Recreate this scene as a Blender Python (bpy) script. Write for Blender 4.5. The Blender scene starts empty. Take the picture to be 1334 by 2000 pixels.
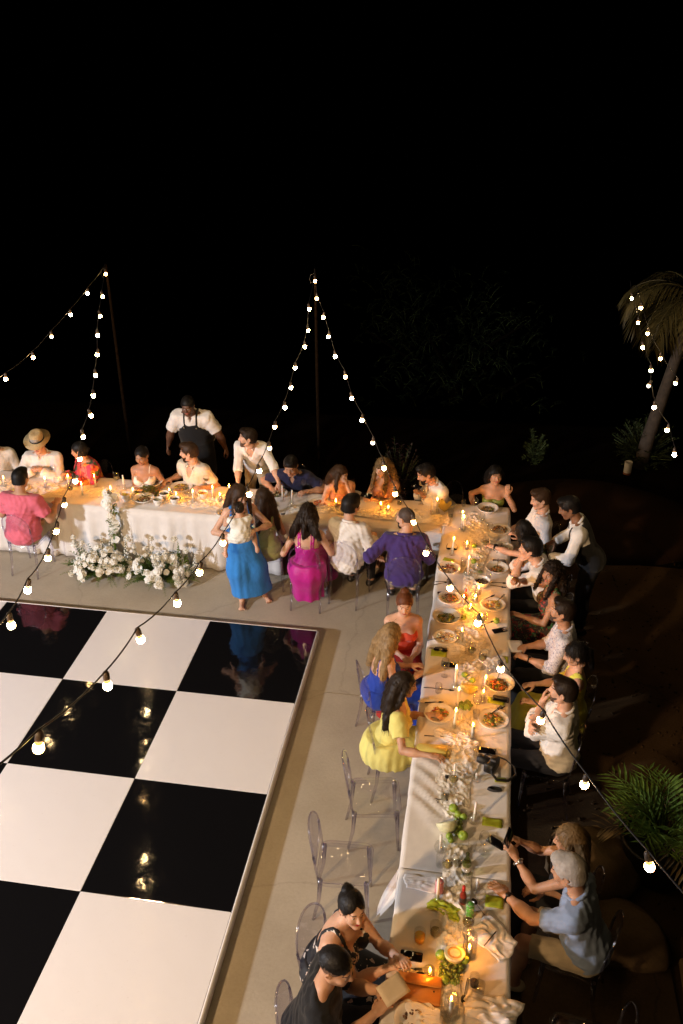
import bpy, math, random
import numpy as np
from mathutils import Vector, Matrix
random.seed(7); rng = np.random.default_rng(7)
SC = bpy.context.scene; COL = SC.collection
PI = math.pi
# ------------------------------------------------------------------ camera, world, lights, exposure
cam = bpy.data.cameras.new('camera'); camo = bpy.data.objects.new('camera', cam); COL.objects.link(camo)
cam.sensor_fit = 'VERTICAL'; cam.sensor_height = 36; cam.sensor_width = 24; cam.lens = 32.592
cam.clip_start = .05; cam.clip_end = 400
def _axes(pitch, yaw):
    f = Vector((math.sin(yaw)*math.cos(pitch), math.cos(yaw)*math.cos(pitch), -math.sin(pitch)))
    r = f.cross(Vector((0, 0, 1))).normalized(); return r, r.cross(f), f
_r, _u, _f = _axes(0.504988, -0.156613)
camo.matrix_world = Matrix.Translation((1.5737, -8.2104, 6.2173)) @ Matrix((_r, _u, -_f)).transposed().to_4x4()
SC.camera = camo
W = bpy.data.worlds.new('World'); SC.world = W; W.use_nodes = True
_n = W.node_tree.nodes; _l = W.node_tree.links
_sky = _n.new('ShaderNodeTexSky'); _sky.sky_type = 'NISHITA'; _sky.sun_disc = False
_sky.sun_elevation = math.radians(-8); _sky.sun_rotation = math.radians(250)
_l.new(_sky.outputs[0], _n['Background'].inputs[0]); _n['Background'].inputs[1].default_value = 0.02
SC.view_settings.view_transform = 'Standard'; SC.view_settings.look = 'None'
SC.view_settings.exposure = 0.0; SC.view_settings.gamma = 1
SC.view_settings.use_curve_mapping = False
FLOOD_POS = (-9.3, -7.3, 3.9); FLOOD_AIM = (.6, -0.6, 0.6); FLOOD_W = 5200; FLOOD_COL = (.88, .89, .97)
WARM_POS = (-3.2, -10.6, 5.4); WARM_AIM = (-1.3, 0.4, .3); WARM_W = 3000; WARM_COL = (1, .65, .34)
BULB_L = 150; FLAME_L = 480
SC.cycles.max_bounces = 8; SC.cycles.diffuse_bounces = 3; SC.cycles.glossy_bounces = 3
SC.cycles.transmission_bounces = 6; SC.cycles.transparent_max_bounces = 24
SC.cycles.caustics_reflective = False; SC.cycles.caustics_refractive = False
SC.cycles.sample_clamp_indirect = 4; SC.cycles.use_denoising = True
SC.cycles.use_light_tree = True

# ------------------------------------------------------------------ materials
def nodes(name):
    m = bpy.data.materials.new(name); m.use_nodes = True
    nt = m.node_tree; return m, nt, nt.nodes['Principled BSDF'], nt.nodes.new, nt.links.new
MATS = {}
def mat(name, col, rough=.6, spec=.5, metal=0, var=.12, vs=6, bump=0, bs=60, sheen=0, sss=0, coat=0, bstretch=None, trans=0):
    if name in MATS: return MATS[name]
    m, nt, b, N, Lk = nodes(name)
    b.inputs['Roughness'].default_value = rough; b.inputs['Metallic'].default_value = metal
    b.inputs['Specular IOR Level'].default_value = spec
    if sheen: b.inputs['Sheen Weight'].default_value = sheen
    if coat: b.inputs['Coat Weight'].default_value = coat; b.inputs['Coat Roughness'].default_value = .08
    if sss:
        b.inputs['Subsurface Weight'].default_value = sss; b.inputs['Subsurface Radius'].default_value = (.02, .008, .004)
        b.inputs['Subsurface Scale'].default_value = .4
    if trans: b.inputs['Transmission Weight'].default_value = trans
    tc = N('ShaderNodeTexCoord')
    if var:
        n = N('ShaderNodeTexNoise'); n.inputs['Scale'].default_value = vs; n.inputs['Detail'].default_value = 5
        Lk(tc.outputs['Object'], n.inputs['Vector'])
        mx = N('ShaderNodeMix'); mx.data_type = 'RGBA'
        mx.inputs[6].default_value = tuple(c*(1-var) for c in col) + (1,)
        mx.inputs[7].default_value = tuple(min(1, c*(1+var)) for c in col) + (1,)
        rp = N('ShaderNodeMapRange'); rp.inputs[1].default_value = .3; rp.inputs[2].default_value = .7
        Lk(n.outputs[0], rp.inputs[0]); Lk(rp.outputs[0], mx.inputs[0]); Lk(mx.outputs[2], b.inputs['Base Color'])
    else: b.inputs['Base Color'].default_value = tuple(col) + (1,)
    if bump:
        n2 = N('ShaderNodeTexNoise'); n2.inputs['Scale'].default_value = bs; n2.inputs['Detail'].default_value = 3
        if bstretch:
            mp = N('ShaderNodeMapping'); mp.inputs['Scale'].default_value = bstretch
            Lk(tc.outputs['Object'], mp.inputs[0]); Lk(mp.outputs[0], n2.inputs['Vector'])
        else: Lk(tc.outputs['Object'], n2.inputs['Vector'])
        bm = N('ShaderNodeBump'); bm.inputs['Strength'].default_value = bump; bm.inputs['Distance'].default_value = .01
        Lk(n2.outputs[0], bm.inputs['Height']); Lk(bm.outputs[0], b.inputs['Normal'])
    MATS[name] = m; return m
def emit(name, col, L):
    m, nt, b, N, Lk = nodes(name)
    e = N('ShaderNodeEmission'); e.inputs[0].default_value = tuple(col) + (1,); e.inputs[1].default_value = L
    Lk(e.outputs[0], nt.nodes['Material Output'].inputs[0]); return m
def clear(name, tint=(.95, .95, .98), edge=(.5, .48, .66), refl=.5, rough=.03, blend=.15):
    """thin transparent plastic or glass: see-through face on, tinted and mirror-like towards the edges"""
    m, nt, b, N, Lk = nodes(name)
    lw = N('ShaderNodeLayerWeight'); lw.inputs[0].default_value = blend
    mx = N('ShaderNodeMix'); mx.data_type = 'RGBA'; mx.inputs[6].default_value = tint + (1,); mx.inputs[7].default_value = edge + (1,)
    Lk(lw.outputs['Facing'], mx.inputs[0])
    t = N('ShaderNodeBsdfTransparent'); Lk(mx.outputs[2], t.inputs[0])
    g = N('ShaderNodeBsdfGlossy'); g.inputs['Roughness'].default_value = rough; g.inputs[0].default_value = (1, 1, 1, 1)
    pw = N('ShaderNodeMath'); pw.operation = 'POWER'; pw.inputs[1].default_value = 1.6; Lk(lw.outputs['Facing'], pw.inputs[0])
    mr = N('ShaderNodeMapRange'); mr.inputs[3].default_value = .035; mr.inputs[4].default_value = refl
    Lk(pw.outputs[0], mr.inputs[0])
    ms = N('ShaderNodeMixShader'); Lk(mr.outputs[0], ms.inputs[0]); Lk(t.outputs[0], ms.inputs[1]); Lk(g.outputs[0], ms.inputs[2])
    Lk(ms.outputs[0], nt.nodes['Material Output'].inputs[0]); return m
def petal(name, col, tr=.4, var=.06):
    """thin petal or leaf: part of the light comes through from the other side"""
    m = mat(name, col, .7, .2, var=var, vs=40); nt = m.node_tree; N, Lk = nt.nodes.new, nt.links.new
    t = N('ShaderNodeBsdfTranslucent'); t.inputs[0].default_value = tuple(col) + (1,); ms = N('ShaderNodeMixShader'); ms.inputs[0].default_value = tr
    Lk(nt.nodes['Principled BSDF'].outputs[0], ms.inputs[1]); Lk(t.outputs[0], ms.inputs[2]); Lk(ms.outputs[0], nt.nodes['Material Output'].inputs[0]); return m
def floral(name, base, cols, scale=18, frac=.5, rough=.7):
    """printed fabric: petal-shaped cells of several colours on a base"""
    m, nt, b, N, Lk = nodes(name); b.inputs['Roughness'].default_value = rough
    tc = N('ShaderNodeTexCoord'); nz = N('ShaderNodeTexNoise'); nz.inputs['Scale'].default_value = scale*.7
    Lk(tc.outputs['Object'], nz.inputs['Vector'])
    ad = N('ShaderNodeMix'); ad.data_type = 'VECTOR'; ad.inputs[0].default_value = .12
    Lk(tc.outputs['Object'], ad.inputs[4]); Lk(nz.outputs['Color'], ad.inputs[5])
    v = N('ShaderNodeTexVoronoi'); v.inputs['Scale'].default_value = scale; Lk(ad.outputs[1], v.inputs['Vector'])
    sp = N('ShaderNodeSeparateColor'); Lk(v.outputs['Color'], sp.inputs[0])
    cr = N('ShaderNodeValToRGB'); cr.color_ramp.interpolation = 'CONSTANT'
    els = cr.color_ramp.elements; els[0].position = 0; els[0].color = base + (1,); els[1].position = 1-frac; els[1].color = cols[0] + (1,)
    for i, c in enumerate(cols[1:], 1):
        e = els.new(1-frac + frac*i/len(cols)); e.color = c + (1,)
    Lk(sp.outputs[0], cr.inputs[0])
    st = N('ShaderNodeMath'); st.operation = 'LESS_THAN'; st.inputs[1].default_value = .62; Lk(v.outputs['Distance'], st.inputs[0])
    mx = N('ShaderNodeMix'); mx.data_type = 'RGBA'; mx.inputs[6].default_value = base + (1,)
    Lk(st.outputs[0], mx.inputs[0]); Lk(cr.outputs[0], mx.inputs[7]); Lk(mx.outputs[2], b.inputs['Base Color']); return m

# ------------------------------------------------------------------ objects and tags
def link(name, me, parent=None, loc=(0, 0, 0), rot=(0, 0, 0), sc=None):
    o = bpy.data.objects.new(name, me); COL.objects.link(o); o.location = loc; o.rotation_euler = rot
    if sc is not None: o.scale = (sc,)*3 if isinstance(sc, (int, float)) else sc
    if parent: o.parent = parent
    return o
def tag(o, label, cat=None, group=None, kind=None):
    if label: o['label'] = label
    if cat: o['category'] = cat
    if group: o['group'] = group
    if kind: o['kind'] = kind
    return o
def thing(name, label, cat, loc=(0, 0, 0), rz=0, group=None):
    return tag(link(name, None, None, loc, (0, 0, rz)), label, cat, group)

class MB:
    def __init__(s): s.v = []; s.f = []; s.m = []; s.cm = 0
    def add(s, vs, fs):
        n = len(s.v); s.v += [tuple(v) for v in vs]; s.f += [tuple(i+n for i in f) for f in fs]; s.m += [s.cm]*len(fs); return s
    def box(s, c, d, R=None):
        q = [Vector((x*d[0]/2, y*d[1]/2, z*d[2]/2)) for x in (-1, 1) for y in (-1, 1) for z in (-1, 1)]
        if R is not None: q = [R @ v for v in q]
        return s.add([v+Vector(c) for v in q], [(0, 1, 3, 2), (4, 6, 7, 5), (0, 4, 5, 1), (2, 3, 7, 6), (0, 2, 6, 4), (1, 5, 7, 3)])
    def rbox(s, c, d, r, R=None, seg=3, e=None):
        """box with rounded vertical corners and a small bevel on top and bottom"""
        e = e if e is not None else min(r, d[2])*.3
        def ring(rr, ins, z):
            o = []
            for k, (sx, sy) in enumerate(((1, 1), (-1, 1), (-1, -1), (1, -1))):
                for i in range(seg+1):
                    a = PI/2*(k + i/seg)
                    o.append((sx*(d[0]/2-r)+math.cos(a)*(rr-ins), sy*(d[1]/2-r)+math.sin(a)*(rr-ins), z))
            return o
        rings = [ring(r, e, -d[2]/2), ring(r, 0, -d[2]/2+e), ring(r, 0, d[2]/2-e), ring(r, e, d[2]/2)]
        n = len(rings[0]); vs = sum(rings, []); fs = []
        for k in range(3):
            for i in range(n): j = (i+1) % n; fs.append((k*n+i, k*n+j, (k+1)*n+j, (k+1)*n+i))
        fs += [tuple(range(n))[::-1], tuple(range(3*n, 4*n))]
        vs = [Vector(v) for v in vs]
        if R is not None: vs = [R @ v for v in vs]
        return s.add([v+Vector(c) for v in vs], fs)
    def tube(s, pts, r, seg=8, cap=True, flat=None):
        pts = [Vector(p) for p in pts]; n = len(pts)
        rs = r if isinstance(r, (list, tuple)) else [r]*n
        t0 = (pts[1]-pts[0]).normalized(); a = t0.orthogonal().normalized()
        vs = []; fs = []
        for i, p in enumerate(pts):
            t = (pts[min(i+1, n-1)]-pts[max(i-1, 0)]).normalized()
            a = (a - t*a.dot(t)).normalized(); b = t.cross(a)
            for k in range(seg):
                w = 2*PI*k/seg; q = a*math.cos(w)+b*math.sin(w)*(flat or 1); vs.append(p+q*rs[i])
        for i in range(n-1):
            for k in range(seg): j = (k+1) % seg; fs.append((i*seg+k, i*seg+j, (i+1)*seg+j, (i+1)*seg+k))
        if cap: fs += [tuple(range(seg))[::-1], tuple(range((n-1)*seg, n*seg))]
        return s.add(vs, fs)
    def lathe(s, prof, seg=20, c=(0, 0, 0), sx=1, sy=1):
        vs = []; fs = []; n = len(prof)
        for r, z in prof:
            for k in range(seg): a = 2*PI*k/seg; vs.append((c[0]+r*math.cos(a)*sx, c[1]+r*math.sin(a)*sy, c[2]+z))
        for i in range(n-1):
            for k in range(seg): j = (k+1) % seg; fs.append((i*seg+k, i*seg+j, (i+1)*seg+j, (i+1)*seg+k))
        if prof[0][0] > 1e-6: fs.append(tuple(range(seg))[::-1])
        if prof[-1][0] > 1e-6: fs.append(tuple(range((n-1)*seg, n*seg)))
        return s.add(vs, fs)
    def sph(s, c, r, seg=10, rings=7, R=None):
        r = (r,)*3 if isinstance(r, (int, float)) else r; vs = []; fs = []
        for i in range(rings+1):
            th = PI*i/rings
            for k in range(seg):
                a = 2*PI*k/seg; v = Vector((r[0]*math.sin(th)*math.cos(a), r[1]*math.sin(th)*math.sin(a), -r[2]*math.cos(th)))
                vs.append((R @ v if R is not None else v)+Vector(c))
        for i in range(rings):
            for k in range(seg): j = (k+1) % seg; fs.append((i*seg+k, i*seg+j, (i+1)*seg+j, (i+1)*seg+k))
        return s.add(vs, fs)
    def mesh(s, name, mats, smooth=True):
        me = bpy.data.meshes.new(name); me.from_pydata(s.v, [], s.f)
        for m in (mats if isinstance(mats, (list, tuple)) else [mats]): me.materials.append(m)
        if any(s.m): me.polygons.foreach_set('material_index', s.m)
        if smooth: me.polygons.foreach_set('use_smooth', [True]*len(s.f))
        me.update(); return me
    def obj(s, name, mats, parent=None, loc=(0, 0, 0), rot=(0, 0, 0), smooth=True):
        return link(name, s.mesh(name, mats, smooth), parent, loc, rot)
def npmesh(name, V, Q, mats, mi=None, smooth=True):
    """mesh from numpy vertices and quads"""
    me = bpy.data.meshes.new(name); nf = len(Q)
    me.vertices.add(len(V)); me.vertices.foreach_set('co', V.astype(np.float32).ravel())
    me.loops.add(nf*4); me.loops.foreach_set('vertex_index', Q.astype(np.int32).ravel())
    me.polygons.add(nf); me.polygons.foreach_set('loop_start', np.arange(0, nf*4, 4, dtype=np.int32))
    me.polygons.foreach_set('loop_total', np.full(nf, 4, np.int32))
    for m in (mats if isinstance(mats, (list, tuple)) else [mats]): me.materials.append(m)
    if mi is not None: me.polygons.foreach_set('material_index', mi.astype(np.int32))
    me.polygons.foreach_set('use_smooth', np.full(nf, smooth, bool))
    me.update(calc_edges=True); return me
def rotm(ax, deg): return np.array(Matrix.Rotation(math.radians(deg), 3, ax))

# ------------------------------------------------------------------ implicit surfaces
class Grid:
    def __init__(s, lo, hi, h):
        s.lo = np.array(lo, np.float32); s.h = h
        s.n = np.maximum(3, np.ceil((np.array(hi)-s.lo)/h).astype(int)+1)
        s.ax = [(s.lo[i]+h*np.arange(s.n[i])).astype(np.float32) for i in range(3)]
    def new(s, v=.2): return np.full(s.n, v, np.float32)
    def xyz(s): return s.ax[0][:, None, None], s.ax[1][None, :, None], s.ax[2][None, None, :]
    def sub(s, lo, hi):
        sl = []
        for i in range(3):
            a = int(np.clip(math.floor((lo[i]-s.lo[i])/s.h), 0, s.n[i])); b = int(np.clip(math.ceil((hi[i]-s.lo[i])/s.h)+1, 0, s.n[i]))
            if b-a < 1: return None
            sl.append(slice(a, b))
        return tuple(sl)
    def loc(s, sl): return s.ax[0][sl[0]][:, None, None], s.ax[1][sl[1]][None, :, None], s.ax[2][sl[2]][None, None, :]
def smin(a, b, k):
    h = np.clip(.5+.5*(b-a)/k, 0, 1); return b+(a-b)*h-k*h*(1-h)
MG = .11
def rc(G, F, a, b, ra, rb, k=.03, op=1):
    a = np.asarray(a, float); b = np.asarray(b, float); r = max(ra, rb)+MG
    sl = G.sub(np.minimum(a, b)-r, np.maximum(a, b)+r)
    if sl is None: return
    X, Y, Z = G.loc(sl); d = b-a; L = float(d @ d)+1e-9
    px, py, pz = X-a[0], Y-a[1], Z-a[2]
    t = np.clip((px*d[0]+py*d[1]+pz*d[2])/L, 0, 1)
    D = np.sqrt((px-t*d[0])**2+(py-t*d[1])**2+(pz-t*d[2])**2)-(ra+(rb-ra)*t)
    F[sl] = smin(F[sl], D.astype(np.float32), k) if op > 0 else -smin(-F[sl], D.astype(np.float32), k)
def el(G, F, c, rad, R=None, k=.03, op=1):
    c = np.asarray(c, float); rad = np.asarray(rad, float); m = rad.max()+MG
    sl = G.sub(c-m, c+m)
    if sl is None: return
    X, Y, Z = G.loc(sl); px, py, pz = X-c[0], Y-c[1], Z-c[2]
    if R is not None: px, py, pz = (R[0, 0]*px+R[1, 0]*py+R[2, 0]*pz, R[0, 1]*px+R[1, 1]*py+R[2, 1]*pz, R[0, 2]*px+R[1, 2]*py+R[2, 2]*pz)
    k0 = np.sqrt((px/rad[0])**2+(py/rad[1])**2+(pz/rad[2])**2)
    k1 = np.sqrt((px/rad[0]**2)**2+(py/rad[1]**2)**2+(pz/rad[2]**2)**2)+1e-6
    D = (k0*(k0-1)/k1).astype(np.float32)
    F[sl] = smin(F[sl], D, k) if op > 0 else -smin(-F[sl], D, k)
def nets(F, G):
    """naive surface nets: vertices (N,3), quads (M,4)"""
    S = F < 0
    if not S.any(): return np.zeros((0, 3)), np.zeros((0, 4), int)
    idx = np.argwhere(S); a = np.maximum(idx.min(0)-2, 0); b = np.minimum(idx.max(0)+3, S.shape)
    F = F[a[0]:b[0], a[1]:b[1], a[2]:b[2]]; F = np.pad(F, 1, constant_values=.05); S = F < 0
    nx, ny, nz = S.shape; cnt = np.zeros((nx-1, ny-1, nz-1), np.int8)
    for i in (0, 1):
        for j in (0, 1):
            for k in (0, 1): cnt += S[i:nx-1+i, j:ny-1+j, k:nz-1+k]
    I, J, K = np.nonzero((cnt > 0) & (cnt < 8)); N = len(I)
    vid = np.full(cnt.shape, -1, np.int32); vid[I, J, K] = np.arange(N)
    P = np.zeros((N, 3), np.float32); C = np.zeros(N, np.float32)
    for ax in range(3):
        o1, o2 = [q for q in range(3) if q != ax]
        for u in (0, 1):
            for w in (0, 1):
                o = [0, 0, 0]; o[o1] = u; o[o2] = w; e = list(o); e[ax] = 1
                f0 = F[I+o[0], J+o[1], K+o[2]]; f1 = F[I+e[0], J+e[1], K+e[2]]; m = (f0 < 0) != (f1 < 0)
                t = np.where(m, f0/np.where(m, f0-f1, 1), 0)
                for q in range(3): P[:, q] += np.where(m, (t if q == ax else o[q]), 0)
                C += m
    V = (np.stack([I, J, K], 1)+P/C[:, None]-1+a)*G.h+G.lo
    Q = []
    for ax in range(3):
        o1, o2 = (ax+1) % 3, (ax+2) % 3
        s0 = [slice(1, -1)]*3; s0[ax] = slice(0, -1); s1 = list(s0); s1[ax] = slice(1, None)
        A = S[tuple(s0)]; B = S[tuple(s1)]; dif = A != B; q = np.argwhere(dif)
        if not len(q): continue
        ins = A[tuple(q.T)]; base = q.copy()
        for d in range(3):
            if d != ax: base[:, d] += 1
        def cell(du, dv):
            c = base.copy(); c[:, o1] += du; c[:, o2] += dv; return vid[c[:, 0], c[:, 1], c[:, 2]]
        f = np.stack([cell(-1, -1), cell(0, -1), cell(0, 0), cell(-1, 0)], 1)
        f[~ins] = f[~ins][:, ::-1]; Q.append(f)
    Q = np.concatenate(Q); return V, Q[(Q >= 0).all(1)]
# ------------------------------------------------------------------ people
def skin(name, c): return mat(name, c, .5, .35, var=.14, vs=11, sss=.12, bump=.06, bs=180)
SKIN = dict(light=skin('skin_light', (.58, .34, .23)), tan=skin('skin_tan', (.46, .25, .15)), olive=skin('skin_olive', (.38, .20, .115)),
            brown=skin('skin_brown', (.24, .115, .06)), dark=skin('skin_dark', (.125, .06, .034)), pale=skin('skin_pale', (.66, .42, .31)))
LIP = mat('lips', (.40, .12, .10), .4, var=0); LIPR = mat('lips_red', (.45, .03, .05), .35, var=0)
BROWM = mat('brow', (.035, .02, .012), .8, var=0); EYEW = mat('eye_white', (.55, .52, .48), .25, var=0); IRIS = mat('iris', (.03, .016, .008), .15, var=0)
HAIRC = dict(black=(.010, .008, .007), dark=(.022, .013, .008), brown=(.055, .028, .014), auburn=(.15, .048, .018), blond=(.34, .22, .10), dirty=(.20, .125, .055), grey=(.48, .44, .40), shaved=(.10, .07, .055), fade=(.16, .095, .065))
HAIR = {k: mat('hair_'+k, tuple(.75*c for c in v), .5, .22, var=.22, vs=22, bump=.32, bs=110, bstretch=(1, 1, .1)) for k, v in HAIRC.items()}
CURL = {k: mat('curls_'+k, tuple(.75*c for c in v), .6, .2, var=.5, vs=50, bump=.9, bs=70) for k, v in HAIRC.items()}

def head_field(G, F, fem=False, beard=False, wide=1.0):
    w = wide
    el(G, F, (0, -.014, .034), (.0755*w, .096, .088), k=.001)
    el(G, F, (0, .03, -.022), (.060*w, .066, .085), k=.03)
    jw = .042 if fem else .05
    for s in (-1, 1):
        rc(G, F, (s*jw*w, .005, -.055), (s*.012, .062, -.094), .024, .017, .03)
        el(G, F, (s*.036*w, .066, -.022), (.026, .024, .026), k=.025)
    el(G, F, (0, .07, -.096), (.02, .018, .016), k=.02)
    rc(G, F, (-.03, .080, .035), (.03, .080, .035), .012, .012, .02)
    for s in (-1, 1): el(G, F, (s*.032, .1, .012), (.019, .020, .014), k=.012, op=-1)
    rc(G, F, (0, .088, .022), (0, .110, -.020), .009, .0125, .010)
    for s in (-1, 1): el(G, F, (s*.012, .099, -.024), (.008, .011, .008), k=.006)
    el(G, F, (0, .088, -.050), (.022, .011, .006), k=.006); el(G, F, (0, .087, -.060), (.019, .011, .007), k=.005)
    for s in (-1, 1):
        el(G, F, (s*.031, .0785, .012), (.0145, .0135, .0125), k=.003)
        R = rotm('Y', s*14) @ rotm('Z', s*20)
        el(G, F, (s*.0775*w, -.008, -.002), (.010, .019, .031), R, .006)
        el(G, F, (s*.085*w, -.004, 0), (.006, .011, .019), R, .004, op=-1)
    rc(G, F, (0, -.022, -.03), (0, -.03, -.12), .054 if not fem else .046, .052 if not fem else .044, .025)
HEADT = {}
def head_tpl(fem, h=.0062):
    key = fem
    if key not in HEADT:
        G = Grid((-.11, -.13, -.135), (.11, .14, .14), h); F = G.new(); head_field(G, F, fem)
        V, Q = nets(F, G)
        c = V[Q].mean(1); mi = np.zeros(len(Q), int)
        ax = np.abs(c[:, 0])
        mi[(((c[:, 0])/.024)**2+((c[:, 2]+.055)/.0105)**2 < 1) & (c[:, 1] > .075)] = 1
        br = (ax > .012) & (ax < .052) & (np.abs(c[:, 2]-.0385+.0*ax+((ax-.027)/.026)**2*.004) < (.0036 if not fem else .0028)) & (c[:, 1] > .055); mi[br] = 2
        ey = (((ax-.031)/.0135)**2+((c[:, 2]-.0115)/.0058)**2 < 1) & (c[:, 1] > .074); mi[ey] = 3
        ir = ((ax-.031)**2+(c[:, 2]-.011)**2 < .0056**2) & (c[:, 1] > .076); mi[ir] = 4
        HEADT[key] = (V, Q, mi)
    return HEADT[key]
HANDT = {}
def hand_tpl(curl, h=.0048):
    """right hand, wrist at the origin, fingers along +Y, back of the hand +Z, thumb on -X"""
    if curl not in HANDT:
        G = Grid((-.09, -.05, -.12), (.07, .22, .05), h); F = G.new()
        el(G, F, (0, .048, 0), (.040, .054, .0155), k=.001); rc(G, F, (0, -.045, 0), (0, .015, 0), .025, .025, .02)
        for i, (x, L, sp) in enumerate(((-.028, .072, -.10), (-.0095, .080, -.02), (.0095, .075, .05), (.027, .058, .14))):
            p = np.array((x, .088 - .006*(i == 3), .001)); a = .12+curl*.55
            for seg, fr, r0, r1 in ((0, .45, .0098, .0092), (1, .32, .0092, .0084), (2, .25, .0084, .0068)):
                d = np.array((math.sin(sp)*math.cos(a), math.cos(a)*math.cos(sp), -math.sin(a))); q = p+d*L*fr
                rc(G, F, p, q, r0, r1, .006 if seg else .010); p = q; a += curl*.85+.06
        p = np.array((-.030, .018, -.004))
        for d, L, r0, r1 in (((-.62, .70, -.25-.3*curl), .042, .0150, .0115), ((-.25, .85, -.2-.6*curl), .032, .0112, .0095), ((-.02+.3*curl, .9, -.2-.5*curl), .026, .0095, .0072)):
            d = np.array(d); d /= np.linalg.norm(d); q = p+d*L; rc(G, F, p, q, r0, r1, .008); p = q
        HANDT[curl] = nets(F, G)
    return HANDT[curl]
def unit(v): v = np.asarray(v, float); return v/(np.linalg.norm(v)+1e-9)
def ik(S, Wt, l1, l2, hint):
    d = Wt-S; L = np.linalg.norm(d); mx = (l1+l2)*.995
    if L > mx: Wt = S+d/L*mx; d = Wt-S; L = mx
    u = d/L; a = (l1*l1-l2*l2+L*L)/(2*L); hgt = math.sqrt(max(0, l1*l1-a*a))
    n = np.asarray(hint, float); n = unit(n-u*(n @ u)); return S+u*a+n*hgt, Wt
def wrinkle(X, Y, Z, a, ph=0):
    return 1.25*a*(.38*np.sin(58*X+40*Z+9*np.sin(12*Y+8*X+ph))*np.sin(33*Y-21*Z+6*np.sin(10*X+ph))+np.sin(31*X+11*np.sin(9*Z+ph)+ph)*np.sin(27*Z+9*np.sin(8*X+6*Y)+2*ph)+.6*np.sin(46*Y+24*Z+7*np.sin(13*X+ph))).astype(np.float32)
def strands(V, Q, crown, mode, n, L, wd, seed):
    """loose hair strands lying on the hair surface: thin tapered ribbons, a few of them flyaway"""
    r = np.random.default_rng(seed); N_ = np.zeros_like(V); fn = np.cross(V[Q[:, 2]]-V[Q[:, 0]], V[Q[:, 3]]-V[Q[:, 1]])
    for k in range(4): np.add.at(N_, Q[:, k], fn)
    N_ /= np.linalg.norm(N_, axis=1)[:, None]+1e-9
    i = r.integers(0, len(V), n); p = V[i]; nr = N_[i]
    base = p-crown; base[:, 2] -= .02
    if mode == 'long': low = (p[:, 2] < crown[2]-.06)[:, None]; base = np.where(low, np.array((0, 0, -1.)), base)
    base = base/(np.linalg.norm(base, axis=1)[:, None]+1e-9)+r.normal(0, dict(short=.05, long=.09, curly=.8)[mode], (n, 3))
    t = base-nr*(base*nr).sum(1)[:, None]; t /= np.linalg.norm(t, axis=1)[:, None]+1e-9; w = np.cross(t, nr)*wd/2
    l = (L*r.uniform(.5, 1.3, n))[:, None]; fly = np.where(r.random(n) < .12, .35, .06)[:, None]
    P = [p-nr*.002, p+t*l*.5+nr*(.0015+l*fly*.35), p+t*l+nr*l*fly-np.array((0, 0, 1))*l*.12]
    vs = np.stack([P[0]-w, P[0]+w, P[1]-w*.9, P[1]+w*.9, P[2]-w*.25, P[2]+w*.25], 1).reshape(-1, 3); k = np.arange(n)[:, None]*6+len(V)
    return np.concatenate([V, vs]), np.concatenate([Q, k+np.array((0, 1, 3, 2)), k+np.array((2, 3, 5, 4))])
PEOPLE = []; SEAT = {}
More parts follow.
